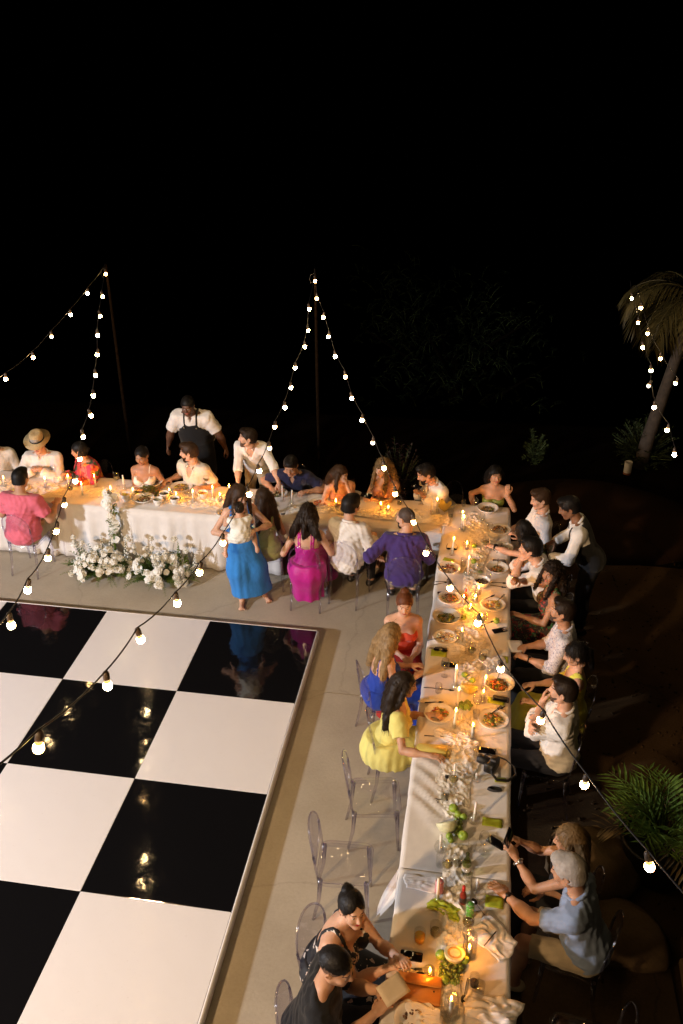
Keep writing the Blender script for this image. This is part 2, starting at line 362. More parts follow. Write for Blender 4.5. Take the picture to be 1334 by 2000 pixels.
def person(label, head, yaw, lean=8, side=0, hy=0, hp=10, hr=0, s=1.0, b=1.0, fem=False, sk='light', arms=None, pose='sit', hair=('short', 'dark'),
           top=None, low=None, shoes=None, beard=None, group='guests at the dinner tables', h=.015, knees=None, feet=None, lips=None, elb=None, palms=None, curl=.5,
           extra=None, legs=True, twist=0, hipz=None):
    """one figure. head = world position of the head's centre; everything else in body space (x right, y forward, z up)"""
    Rz = rotm('Z', yaw-90); RT = rotm('Z', twist) @ rotm('Y', side) @ rotm('X', -lean)
    up = RT @ np.array((0, .015, .70))*s
    hw = np.array(head, float); hipw = hw-Rz @ up
    hz = hipw[2]; O = np.array((hipw[0], hipw[1], 0)); hip = np.array((0, 0, hz)); H = hip+up
    T = lambda x, y, z: hip+RT @ (np.array((x, y, z))*s)
    Rh = rotm('Z', hy) @ rotm('X', -hp) @ rotm('Y', hr)
    hs = (.96 if fem else 1.02)*min(1, s**.4) if s > .7 else s*1.45
    Hd = lambda x, y, z: H+Rh @ (np.array((x, y, z))*hs)
    sw = (.148 if fem else .170)*b**.5
    S = {-1: T(-sw, -.005, .445), 1: T(sw, -.005, .445)}
    l1, l2 = .285*s, .255*s
    arms = arms or {}
    Eb, Wr = {}, {}
    for q in (-1, 1):
        t = arms.get(q)
        if t is None: t = (q*.17, .33, hz+.12) if pose == 'sit' else (q*.26, .06, hz-.02)
        if len(t) == 4: t = tuple(Rz.T @ (np.array(t[1:], float)-O))
        hint = (elb or {}).get(q, (q*.42, -.5, -.75))
        Eb[q], Wr[q] = ik(S[q], np.array(t, float), l1, l2, hint)
    lg = {}
    for q in (-1, 1):
        a = hip+np.array((q*.088*s, 0, -.01))
        if pose == 'sit':
            k = np.array((knees or {}).get(q, (q*.13, .42*s, hz-.01))); f = np.array((feet or {}).get(q, (k[0], k[1]+.02, .085)))
        else:
            f = np.array((feet or {}).get(q, (q*.10, .02, .085))); k = (knees or {}).get(q); k = np.array(k) if k is not None else (a+f)/2+np.array((q*.01, .03, .01))
        lg[q] = (a, k, f)
    pts = [H+np.array((0, 0, .14)), hip] + [v for q in (-1, 1) for v in (S[q], Eb[q], Wr[q])] + ([v for q in (-1, 1) for v in lg[q]] if legs else [])
    P = np.array(pts); lo = P.min(0)-.24; hi = P.max(0)+.24; lo[2] = max(lo[2], -.03) if legs else lo[2]+.02
    G = Grid(lo, hi, h)
    X, Y, Z = G.xyz(); Tx = (RT.T @ np.array(1*[[1, 0, 0], [0, 1, 0], [0, 0, 1]])/s)
    dx, dy, dz = X-hip[0], Y-hip[1], Z-hip[2]
    TX = (Tx[0, 0]*dx+Tx[0, 1]*dy+Tx[0, 2]*dz).astype(np.float32); TY = (Tx[1, 0]*dx+Tx[1, 1]*dy+Tx[1, 2]*dz).astype(np.float32); TZ = (Tx[2, 0]*dx+Tx[2, 1]*dy+Tx[2, 2]*dz).astype(np.float32)
    A = lambda *v: np.array(v)*s
    Rp = rotm('Z', twist*.3) @ rotm('X', -lean*.4) @ rotm('Y', side*.4)
    # torso
    FT = G.new()
    hw_ = (.172 if fem else .160)*b
    el(G, FT, hip+Rp @ A(0, -.015, .035), A(hw_, .118*b, .125), Rp, .02)
    wb = (.118 if fem else .140)*b
    el(G, FT, T(0, .005+.02*(b-1), .19), A(wb, .098*b*b, .17), RT, .06)
    el(G, FT, T(0, 0, .345), A((.136 if fem else .160)*b**.7, .106*b**.7, .165), RT, .05)
    rc(G, FT, T(-sw*.62, -.012, .435), T(sw*.62, -.012, .435), .066*s, .066*s, .06)
    for q in (-1, 1):
        rc(G, FT, T(q*.035, -.02, .525), T(q*sw*.9, -.012, .462), .03*s, .042*s, .04)
        if fem: el(G, FT, T(q*.072*b, .088*b, .335), A(.068, .062, .066)*b, RT, .025)
    FN = G.new(); nr = (.046 if fem else .058)*s*b**.3
    rc(G, FN, T(0, -.015, .47), H+Rh @ (np.array((0, -.026, -.07))*hs), nr*1.05, nr*.95, .01)
    FU = G.new(); FF = G.new(); FL = G.new()
    ar = (.84 if fem else 1.0)*s*b**.6
    for q in (-1, 1):
        el(G, FU, S[q], (.056*ar,)*3, k=.02); rc(G, FU, S[q], Eb[q], .054*ar, .040*ar, .03)
        rc(G, FF, Eb[q], Eb[q]+(Wr[q]-Eb[q])*.45, .041*ar, .041*ar, .02); rc(G, FF, Eb[q]+(Wr[q]-Eb[q])*.3, Wr[q], .042*ar, .026*ar, .03)
    if legs:
        for q in (-1, 1):
            a, k, f = lg[q]
            rc(G, FL, a, k, .086*s*b, .056*s*b**.5, .03); rc(G, FL, k, f, .054*s, .036*s, .03)
            m = k*.68+f*.32; bk = unit(np.array((0, -1, 0)) if pose == 'stand' else np.array((0, -.9, -.2)))
            el(G, FL, m+bk*.018*s, A(.045, .047, .11), k=.04)
            fd = np.array((q*.25, 1, 0)); fd = unit(fd); toe = f+fd*.15*s; toe[2] = f[2]-.055*s; hl = f-fd*.045*s; hl[2] = f[2]-.05*s
            rc(G, FL, f, hl, .036*s, .03*s, .03); rc(G, FL, hl+fd*.05*s, toe, .034*s, .024*s, .03)
            for i in range(5): rc(G, FL, toe+np.array((q*(-.03+.015*i), 0, -.002))*s, toe+np.array((q*(-.032+.016*i), .035-.006*i, -.008))*s, .011*s, .009*s, .006)
    FB = smin(smin(FT, FU, .03), FN, .03); FB = smin(FB, FF, .015)
    if legs: FB = smin(FB, FL, .04)
    V, Q = nets(FB, G)
    Vs = [V]; Qs = [Q]; Ms = [np.zeros(len(Q), int)]; n = len(V)
    hV, hQ, hM = head_tpl(fem); Vs.append(H+(hV*hs) @ Rh.T); Qs.append(hQ+n); Ms.append(hM); n += len(hV)
    cl = curl if isinstance(curl, dict) else {-1: curl, 1: curl}
    for q in (-1, 1):
        tV, tQ = hand_tpl(cl[q]); tV = tV*np.array((q*1.0, 1, 1))*s*(.92 if fem else 1.0)
        if q < 0: tQ = tQ[:, ::-1]
        d = unit(Wr[q]-Eb[q]); nrm = (palms or {}).get(q)
        nrm = np.array(nrm if nrm is not None else (0, .15, 1)); fdir = d
        if isinstance(nrm, np.ndarray) and nrm.shape == (2, 3): fdir = unit(nrm[1]); nrm = nrm[0]
        nrm = unit(nrm-fdir*(nrm @ fdir)); xx = np.cross(fdir, nrm)
        M = np.stack([xx, fdir, nrm], 1)
        Vs.append(Wr[q]+tV @ M.T); Qs.append(tQ+n); Ms.append(np.zeros(len(tQ), int)); n += len(tV)
    me = npmesh('person', np.concatenate(Vs), np.concatenate(Qs), [SKIN[sk], lips or LIP, BROWM, EYEW, IRIS], np.concatenate(Ms))
    SEAT[label] = (O[0], O[1], yaw)
    root = link('person', me, None, tuple(O), (0, 0, math.radians(yaw-90))); tag(root, label, 'person', group)
    ph = len(PEOPLE)*1.7; PEOPLE.append(root)
    def part(name, F, m, lab=None, GG=None, st_=None):
        v, q = nets(F, GG or G)
        if len(q) == 0: return None
        if st_: v, q = strands(np.asarray(v, float), q, *st_)
        o = link(name, npmesh(name, v, q, m), root)
        if lab: o['label'] = lab
        return o
    # ---------------- clothes
    def armclip(F, q, t0, fore, off):
        """limb q's sleeve cut at fraction t0 of the upper arm (or of the forearm)"""
        a, e = (Eb[q], Wr[q]) if fore else (S[q], Eb[q]); d = e-a; L = np.linalg.norm(d); d = d/L
        return (X-a[0])*d[0]+(Y-a[1])*d[1]+(Z-a[2])*d[2]-t0*L
    if top:
        k = top['kind']; off = top.get('off', .014)*s; m = top['mat']
        if k == 'shirt':
            sl = top.get('sleeve', 'short'); D = FT-off
            belly = G.new(); el(G, belly, T(0, .02, .15), A(wb+.025, .098*b*b+.022, .20), RT, .02); el(G, belly, hip+Rp @ A(0, -.005, .03), A(hw_+.02, .118*b+.02, .15), Rp, .05); D = smin(D, belly, .04)
            for q in (-1, 1):
                U = G.new(); el(G, U, S[q], (.056*ar,)*3, k=.02); t = top.get('len', .72)
                rc(G, U, S[q], Eb[q], .053*ar, (.044 if sl != 'short' else .054)*ar, .03); U -= off
                if sl == 'short': U = np.maximum(U, armclip(U, q, t, False, off))
                else:
                    t = {'long': .93, 'rolled': .22, 'elbow': .12}[sl]
                    Fq = G.new(); rc(G, Fq, Eb[q], Wr[q], .046*ar, .036*ar, .02); Fq -= off
                    Fq = np.maximum(Fq, armclip(Fq, q, t, True, off)); U = smin(U, Fq, .02)
                    cu = Eb[q]+(Wr[q]-Eb[q])*(t-.06 if sl == 'long' else t-.02); r = (.031 if sl == 'long' else .049)*ar+off
                    d2 = unit(Wr[q]-Eb[q])*.022*s; rc(G, U, cu-d2*.4, cu+d2, r, r, .006)
                    pl = armclip(U, q, t+.05, True, off); near = ((X-cu[0])**2+(Y-cu[1])**2+(Z-cu[2])**2) < (.09*s)**2
                    U = np.where(near, np.maximum(U, pl), U)
                D = smin(D, U, .035)
            D = D+wrinkle(X, Y, Z, top.get('wr', .0035), ph)
            D = np.maximum(D, (TZ-.525)*s)
            v = top.get('v', .10)
            if v:
                wv = np.maximum(np.abs(TX)-(TZ-(.52-v))*.45, -TY); D = np.maximum(D, -wv*s)
            hem = top.get('hem', .07); D = np.maximum(D, ((hip[2]-hem*s)-Z)) if pose == 'sit' else np.maximum(D, ((hip[2]-hem*s-.02)-Z))
            part(top.get('name', 'shirt'), D, m, top.get('label'))
            if top.get('collar', True):
                C = G.new(); nb = T(0, -.012, .515); ring = [T(.075*math.cos(a)*b**.3, -.012+.07*math.sin(a), .515+.018*-math.sin(a)+.012) for a in np.linspace(PI*.62, PI*2.38, 15)]
                for p0, p1 in zip(ring, ring[1:]): rc(G, C, p0, p1, .015*s, .015*s, .008)
                for q in (-1, 1):
                    e0 = ring[0] if ring[0][0]*q > 0 else ring[-1]
                    e0 = T(q*.03, .062, .515); rc(G, C, e0, T(q*.055, .088, .47), .014*s, .008*s, .01)
                part('collar', C, top.get('cmat', m))
            if top.get('buttons'):
                mb = MB()
                for zz in (.16, .23, .30, .37): mb.sph(T(0, .128*b, zz), .0075, 8, 5)
                mb.obj('buttons', mat('button', (.7, .66, .6), .3, var=0), root)
        elif k == 'dress':
            D = FT-.009*s; bust = top.get('bust', .395); back = top.get('back', .36)
            lim = np.where(TY > 0, bust+top.get('dip', 0)*np.maximum(0, 1-np.abs(TX)/.09), back); D = np.maximum(D, (TZ-lim)*s)
            D = np.maximum(D, (hip[2]-.10*s)-Z)
            if top.get('straps', True):
                sx = top.get('sx', .085)
                for x0 in (sx if isinstance(sx, (list, tuple)) else (sx,)):
                    St = np.maximum(np.maximum(FT-.007*s, (np.abs(np.abs(TX)-x0)-top.get('sw', .0105))*s), (min(bust, back)-.03-TZ)*s); D = np.minimum(D, St)
            if top.get('puff'):
                for q in (-1, 1):
                    U = G.new(); c = S[q]+(Eb[q]-S[q])*.30; el(G, U, c, (.085*s,)*3, k=.01); rc(G, U, S[q], S[q]+(Eb[q]-S[q])*.55, .07*s, .072*s, .03)
                    U = np.maximum(U, armclip(U, q, .62, False, 0)); D = smin(D, U, .02)
            D = D+wrinkle(X, Y, Z, top.get('wr', .002), ph)
            part(top.get('name', 'dress_bodice'), D, m, top.get('label'))
        if top.get('apron'):
            D = FT-.034*s; D = np.maximum(D, (np.abs(TX)-(.085+np.maximum(0, .43-TZ)*.75))*s); D = np.maximum(D, (TZ-.43)*s); D = np.maximum(D, -(TY-.0)*s)
            belly = G.new(); el(G, belly, T(0, .02, .12), A(wb+.055, .098*b*b+.05, .28), RT, .02); D = np.minimum(D, np.maximum(np.maximum(belly, -TY*s), (TZ-.36)*s))
            for x0 in (.085,): D = np.minimum(D, np.maximum(np.maximum(FT-.030*s, (np.abs(np.abs(TX)-x0)-.013)*s), (.40-TZ)*s))
            sk_ = G.new(); rc(G, sk_, hip+A(0, .03, .1), hip+A(0, .05, -.42), .17*s*b, .19*s*b, .05); D = np.minimum(D, np.maximum(sk_, -(Y-.05)))
            part('apron', D, top['apron'])
            mb = MB()
            for q in (-1, 1): mb.sph(T(q*.085, .135*b**.7, .415), .011, 8, 5)
            mb.obj('apron_buckles', mat('brass', (.6, .5, .3), .3, metal=1, var=0), root)
        if top.get('vest'):
            belly = G.new(); el(G, belly, T(0, .02, .15), A(wb+.034, .098*b*b+.031, .21), RT, .02); el(G, belly, hip+Rp @ A(0, -.005, .03), A(hw_+.03, .118*b+.03, .15), Rp, .05); D = smin(FT-.024*s, belly, .04)
            D = np.maximum(D, (TZ-.52)*s); wv = np.maximum(np.abs(TX)-(TZ-.24)*.33, -TY); D = np.maximum(D, -wv*s)
            D = np.maximum(D, (np.abs(TX)-.135*b)*s*np.where(TZ > .30, 1, 0)+np.where(TZ > .30, 0, -1)*.001*0+np.where(TZ > .30, 0, -.5)); D = np.maximum(D, (hip[2]-.03*s)-Z)
            part('waistcoat', D, top['vest'])
            mb = MB(); c = T(0, .078, .492)
            for q in (-1, 1): mb.sph(c+RT @ np.array((q*.026, .004, 0)), (.026, .010, .016), 8, 6)
            mb.sph(c, .010, 8, 5); mb.obj('bow_tie', mat('black_cloth', (.012, .012, .014), .8, var=.2), root)
    if low:
        k = low['kind']; m = low['mat']; off = low.get('off', .012)*s
        if k in ('trousers', 'shorts'):
            D = FL-off; pv = G.new(); el(G, pv, hip+Rp @ A(0, -.015, .02), A(hw_+.008, .118*b+.008, .12), Rp, .02); D = smin(D, pv, .05)
            D = np.maximum(D, Z-(hip[2]+.10*s)) if pose == 'sit' else np.maximum(D, Z-(hip[2]+.11*s))
            for q in (-1, 1):
                a, kk, f = lg[q]
                if k == 'shorts': d = unit(kk-a); c = kk-d*.05
                else: d = unit(f-kk); c = f-d*.02
                near = ((X-f[0])**2+(Y-f[1])**2+(Z-f[2])**2 < .33**2) if k == 'trousers' else np.ones((1, 1, 1), bool)
                pl = (X-c[0])*d[0]+(Y-c[1])*d[1]+(Z-c[2])*d[2]
                if k == 'shorts': near = ((X-kk[0])**2+(Y-kk[1])**2+(Z-kk[2])**2 < .30**2) | (Z < kk[2]-.12)
                sidem = (X*q > 0) if abs(a[0]) > .02 else True
                D = np.where(near & sidem, np.maximum(D, pl if k == 'trousers' else np.where(Z < kk[2]-.1, .05, pl)), D)
            D = D+wrinkle(X, Y, Z, .003, ph+1)
            part(k, D, m, low.get('label'))
            if low.get('belt') is not None:
                D = FT-.014*s; D = np.maximum(D, np.abs(TZ-.115)*s-.016); part('belt', D, low['belt'])
        elif k == 'skirt':
            D = G.new(); el(G, D, hip+Rp @ A(0, -.015, .03), A(hw_+.016, .118*b+.018, .14), Rp, .02)
            L = low.get('hem', .35)
            if pose == 'sit':
                kk = (lg[-1][1]+lg[1][1])/2
                for q in (-1, 1): rc(G, D, lg[q][0], lg[q][1]+np.array((0, .0, 0)), .10*s*b, .076*s, .10)
                rc(G, D, hip+A(0, .1, 0), kk, .09*s, .07*s, .08)
                fl = low.get('flare', .05)
                for q in (-1, 0, 1):
                    p = (lg[q][1] if q else kk)+np.array((0, .02, 0)); p2 = np.array((p[0]*1.15, p[1]+.02, max(.03, L))); rc(G, D, p, p2, .074*s, .074*s+fl, .07)
                if low.get('bell'):
                    r1, r2, r3 = low['bell']; rc(G, D, T(0, -.01, .28), hip+A(0, -.03, -.06), r1*s, r2*s, .12); rc(G, D, hip+A(0, -.02, -.04), np.array((0, .04, L)), r2*s, r3*s, .10)
                if low.get('sides'):
                    for q in (-1, 1): rc(G, D, hip+A(q*.10, .02, -.02), np.array((q*.17, .05, L+.02)), .11*s, .12*s, .10)
                    rc(G, D, hip+A(0, -.04, -.02), np.array((0, -.05, L+.02)), .13*s, .13*s, .12)
                D = np.maximum(D, L-Z)
            else:
                ft = (lg[-1][2]+lg[1][2])/2; rc(G, D, hip+A(0, 0, -.02), np.array((ft[0], ft[1], L)), .13*s*b, .14*s+low.get('flare', .03), .10)
                for q in (-1, 1): rc(G, D, lg[q][0], lg[q][1], .108*s*b, .10*s, .1); rc(G, D, lg[q][1], np.array((lg[q][2][0], lg[q][2][1], L)), .10*s, .095*s+low.get('flare', .03), .12)
                D = np.maximum(D, L-Z)
            fold = (low.get('fold', .006)*(.6*np.sin(low.get('fn', 9)*2*(AN := np.arctan2(Y-.15*(pose == 'sit'), X))+2.6*np.sin(3*AN+ph))+.5*np.sin(1.3*low.get('fn', 9)*AN+4*np.sin(2*AN+ph)))*np.clip((hip[2]+(.25 if low.get('bell') else 0)-Z)/.3, 0, 1)).astype(np.float32)
            D = np.maximum(D, Z-(hip[2]+.12*s)); D = D+fold+wrinkle(X, Y, Z, .0009, ph)
            part('skirt', D, m, low.get('label'))
    if shoes and legs:
        for q in (-1, 1):
            f = lg[q][2]; fd = unit(np.array((q*.25, 1, 0))); g = Grid(f-.3, f+.3, .011); D = g.new()
            toe = f+fd*.20*s; toe[2] = f[2]-.05; hl = f-fd*.05*s; hl[2] = f[2]-.045
            rc(g, D, f+np.array((0, 0, -.02)), hl, .044*s, .036*s, .03); rc(g, D, hl+fd*.03, toe, .04*s, .033*s, .03)
            x, y, z = g.xyz(); D = np.maximum(D, -(z-(f[2]-.083))); D = np.maximum(D, z-(f[2]+.02)); part('shoe', D, shoes, GG=g)
    # ---------------- hair
    st, hc = hair[0], hair[1]; ho = hair[2] if len(hair) > 2 else {}
    hm = (CURL if ho.get('curly') else HAIR)[hc]
    if st != 'none':
        L = ho.get('len', 0)*s
        g = Grid(np.minimum(H-.22, H-np.array((.22, .26, .10+L))), H+np.array((.22, .22, .25)), .0085 if L < .2 else .0105)
        x, y, z = g.xyz(); ux, uy, uz = x-H[0], y-H[1], z-H[2]; Ri = Rh.T/hs
        hx = Ri[0, 0]*ux+Ri[0, 1]*uy+Ri[0, 2]*uz; hyy = Ri[1, 0]*ux+Ri[1, 1]*uy+Ri[1, 2]*uz; hz_ = Ri[2, 0]*ux+Ri[2, 1]*uy+Ri[2, 2]*uz
        D = g.new(); th = ho.get('th', .013)
        el(g, D, Hd(0, -.016, .034+th*.2), np.array((.0755+th, .096+th, .088+th))*hs, Rh, .01)
        if st != 'crop': el(g, D, Hd(0, -.045, -.02), np.array((.066+th, .062+th, .07))*hs, Rh, .02)
        face = hyy*.80-hz_*.72-ho.get('line', .022)
        if ho.get('part'): face = face+.03*np.exp(-((hx-.0)/.02)**2)*(hz_ > .05)
        D = np.maximum(D, face*hs)
        D = np.maximum(D, (-(hz_+(.055 if st in ('short', 'crop') else .09)))*hs)
        D = np.maximum(D, (-(np.sqrt((np.abs(hx)-.082)**2+(hyy+.006)**2+(hz_+.004)**2)-.024))*hs) if st in ('short', 'crop', 'bun', 'pony') else D
        if st == 'short': el(g, D, Hd(0, .05, .108), np.array((.058, .05, .03))*hs, Rh, .03)
        if st in ('bun',):
            c = ho.get('at', (0, -.045, .135)); el(g, D, Hd(*c), np.array((.038, .036, .032))*hs, Rh, .012)
            for i in range(7): a = i*.9; el(g, D, Hd(c[0]+.025*math.cos(a), c[1]+.025*math.sin(a), c[2]+.012*math.sin(3*a)), (.016,)*3, k=.006)
        if st == 'pony':
            el(g, D, Hd(0, -.115, .01), (.034,)*3, k=.012); p = Hd(0, -.125, .0)
            for i in range(4): q2 = p+np.array((0, -.012, -L/4)); rc(g, D, p, q2, .034-.004*i, .030-.005*i, .02); p = q2
        if st in ('long', 'bob'):
            bk = RT @ np.array((0, -1, 0)); dn = -(RT @ np.array((0, 0, 1)))*.85+np.array((0, 0, -.25))
            for x0 in (-.055, 0, .055):
                p = Hd(x0, -.075, .0); n_ = 4; sp = ho.get('sp', 1.0)
                for i in range(n_):
                    q2 = p+dn*L/n_+bk*(.022 if i == 0 else .006)*s+RT @ np.array((x0*.35*sp, 0, 0)); rc(g, D, p, q2, .050-.004*i, .047-.005*i, .03); p = q2
            for q in ho.get('sides', (-1, 1)):
                p = Hd(q*.074, .012, .035)
                fr = ho.get('front', .0); steps = 5; LL = L*ho.get('sl', .85)
                for i in range(steps):
                    v_ = np.array((0, 0, -1))*LL/steps; o = RT @ np.array((q*(.012 if i < 2 else .002)*ho.get('sp', 1), (-.022 if not fr else .018), 0))
                    q2 = p+v_+o; rc(g, D, p, q2, .026-.001*i, .026-.003*i, .02); p = q2
        aa = ho.get('amp', .0011 if st in ('short', 'crop', 'bun') else .0028)
        ang = np.arctan2(hx, hyy+.02)
        if ho.get('curly'): D = D+aa*2.2*(np.sin(85*x+9*np.sin(40*z))*np.sin(80*y+6*np.sin(33*x))*np.sin(70*z+8*np.sin(30*y))+.5*np.sin(150*x+5*np.sin(60*y))*np.sin(140*z)).astype(np.float32)
        else:
            wv = ho.get('wave', .5); D = D+(aa*np.sin(34*ang+wv*4*np.sin(20*z)+3*np.sin(5*ang))+aa*.7*np.sin(61*ang+8*np.sin(3*ang)+wv*5*np.sin(17*z+2)+6*np.sin(40*x))+aa*1.3*wv*np.sin(7*ang+13*z)*(z < H[2]-.06)).astype(np.float32)
        mode = 'curly' if ho.get('curly') else ('long' if st in ('long', 'bob', 'pony') else 'short')
        if ho.get('fade'):
            D2 = g.new(); el(g, D2, Hd(0, -.016, .034), np.array((.0785, .099, .091))*hs, Rh, .01); D2 = np.maximum(np.maximum(D2, face*hs), (-(hz_+.05))*hs); part('hair_sides', D2.astype(np.float32), HAIR['fade'], GG=g); D = np.maximum(D, (-(hz_-.05+.02*(hyy < -.05)))*hs)
        part('hair', D.astype(np.float32), hm, GG=g, st_=(Hd(0, -.03, .12), mode, dict(short=ho.get('ns', 300), long=1000, curly=1100)[mode] if st != 'crop' else 300, dict(short=.024, long=.060, curly=.035)[mode] if st != 'crop' else .010, .0026, len(PEOPLE)))
    if beard:
        g = Grid(H-.16, H+.16, .008); x, y, z = g.xyz(); ux, uy, uz = x-H[0], y-H[1], z-H[2]; Ri = Rh.T/hs
        hx = Ri[0, 0]*ux+Ri[0, 1]*uy+Ri[0, 2]*uz; hyy = Ri[1, 0]*ux+Ri[1, 1]*uy+Ri[1, 2]*uz; hz_ = Ri[2, 0]*ux+Ri[2, 1]*uy+Ri[2, 2]*uz
        D = g.new(); el(g, D, Hd(0, .03, -.03), np.array((.066, .072, .083))*hs, Rh, .01); bl = ho.get('beard', .012)
        el(g, D, Hd(0, .068, -.098-bl), np.array((.032, .03, .025+bl))*hs, Rh, .03)
        D = np.maximum(D, (hz_+.036-.55*np.maximum(0, .03-hyy))*hs); D = np.maximum(D, (-(hyy+.002))*hs)
        D = np.maximum(D, -(np.sqrt((hx/.021)**2+((hz_+.055)/.0085)**2)-1)*.008)
        D = D+.0015*np.sin(170*x)*np.sin(160*z); part('beard', D.astype(np.float32), HAIR[beard], GG=g)
    wd = lambda v: O+Rz @ np.asarray(v)
    if extra: extra(root, dict(wd=wd, T=T, Hd=Hd, H=H, Rh=Rh, RT=RT, hs=hs, S=S, E=Eb, W=Wr, lg=lg, hip=hip, s=s, O=O, Rz=Rz, part=part))
    return root
# ------------------------------------------------------------------ ground, terrace, dance floor
TZ0 = .76                                     # height of the laid tables
def concrete(name, c, dark, spk=.35, crack=.72, bp=.35):
    m, nt, b, N, Lk = nodes(name); b.inputs['Roughness'].default_value = .9; b.inputs['Specular IOR Level'].default_value = .3 if c[0] > .3 else .03
    tc = N('ShaderNodeTexCoord')
    def noise(s, d=6, ro=.6):
        n = N('ShaderNodeTexNoise'); n.inputs['Scale'].default_value = s; n.inputs['Detail'].default_value = d; n.inputs['Roughness'].default_value = ro
        Lk(tc.outputs['Object'], n.inputs['Vector']); return n
    n1 = noise(1.3); n2 = noise(38, 4, .7)
    r1 = N('ShaderNodeValToRGB'); r1.color_ramp.elements[0].position = .36; r1.color_ramp.elements[0].color = tuple(dark) + (1,)
    r1.color_ramp.elements[1].position = .62; r1.color_ramp.elements[1].color = tuple(c) + (1,); Lk(n1.outputs[0], r1.inputs[0])
    mx = N('ShaderNodeMix'); mx.data_type = 'RGBA'; mx.blend_type = 'MULTIPLY'; mx.inputs[0].default_value = spk
    r2 = N('ShaderNodeValToRGB'); r2.color_ramp.elements[0].position = .3; r2.color_ramp.elements[0].color = (.45, .43, .4, 1); r2.color_ramp.elements[1].position = .6
    Lk(n2.outputs[0], r2.inputs[0]); Lk(r1.outputs[0], mx.inputs[6]); Lk(r2.outputs[0], mx.inputs[7])
    # hairline cracks
    v = N('ShaderNodeTexVoronoi'); v.feature = 'DISTANCE_TO_EDGE'; v.inputs['Scale'].default_value = .55
    ad = N('ShaderNodeMix'); ad.data_type = 'VECTOR'; ad.inputs[0].default_value = .25; n3 = noise(2.2)
    Lk(tc.outputs['Object'], ad.inputs[4]); Lk(n3.outputs['Color'], ad.inputs[5]); Lk(ad.outputs[1], v.inputs['Vector'])
    lt = N('ShaderNodeMapRange'); lt.inputs[1].default_value = 0; lt.inputs[2].default_value = .006; lt.inputs[3].default_value = crack; lt.inputs[4].default_value = 1
    Lk(v.outputs['Distance'], lt.inputs[0])
    m2 = N('ShaderNodeMix'); m2.data_type = 'RGBA'; m2.blend_type = 'MULTIPLY'; m2.inputs[0].default_value = 1
    Lk(mx.outputs[2], m2.inputs[6]); Lk(lt.outputs[0], m2.inputs[7]); Lk(m2.outputs[2], b.inputs['Base Color'])
    bm = N('ShaderNodeBump'); bm.inputs['Strength'].default_value = bp; bm.inputs['Distance'].default_value = .012
    Lk(n2.outputs[0], bm.inputs['Height']); Lk(bm.outputs[0], b.inputs['Normal']); return m
m_terr = concrete('sandy_concrete', (.47, .41, .32), (.40, .345, .265), .16, .86, .14)
m_soil = concrete('dark_soil', (.008, .004, .002), (.005, .003, .0015))
m_yard = concrete('trodden_earth', (.075, .045, .022), (.048, .029, .014))
m_stone = concrete('dark_stone', (.20, .135, .075), (.12, .08, .045))
def sheet(name, x0, x1, y0, y1, z, m, n=1):
    mb = MB(); vs = [(x0+(x1-x0)*i/n, y0+(y1-y0)*j/n, z) for j in range(n+1) for i in range(n+1)]
    mb.add(vs, [(j*(n+1)+i, j*(n+1)+i+1, (j+1)*(n+1)+i+1, (j+1)*(n+1)+i) for j in range(n) for i in range(n)])
    return tag(mb.obj(name, m), None, kind='structure')
gb = MB(); GY = [-60, 2, 6.4, 7.2, 9, 14, 30, 60]; GZ = [-.06, -.06, -.06, -.35, -1.4, -5, -17, -26]; GX = [-120, -40, -12, 0, 12, 40, 120]
gb.add([(x, y+(.5*math.sin(x*.7) if 3 < y < 40 else 0), z) for y, z in zip(GY, GZ) for x in GX], [(j*7+i, j*7+i+1, (j+1)*7+i+1, (j+1)*7+i) for j in range(7) for i in range(6)])
tag(gb.obj('ground', m_soil), None, kind='structure')                # garden plateau that falls away to the sea
sheet('sea', -400, 400, 40, 380, -25, mat('sea_water', (.004, .008, .012), .12, var=0, bump=.3, bs=.6))
sheet('yard', 2.13, 9, -9, 2.2, -.052, m_yard)
tr = MB(); tr.box((-5.48, -5.15, -.05), (15.2, 14.9, .1)); tag(tr.obj('terrace', m_terr, smooth=False), None, kind='structure')
for k, (y, w) in enumerate(((-.9, .006), (-5.2, .006))):
    jb = MB(); jb.box((-5.48, y, .0006), (15.1, w, .002)); tag(jb.obj('expansion_joint', mat('joint_filler', (.52, .46, .36), .9)), None, kind='structure')
DF = link('dance_floor', None); DF['kind'] = 'structure'
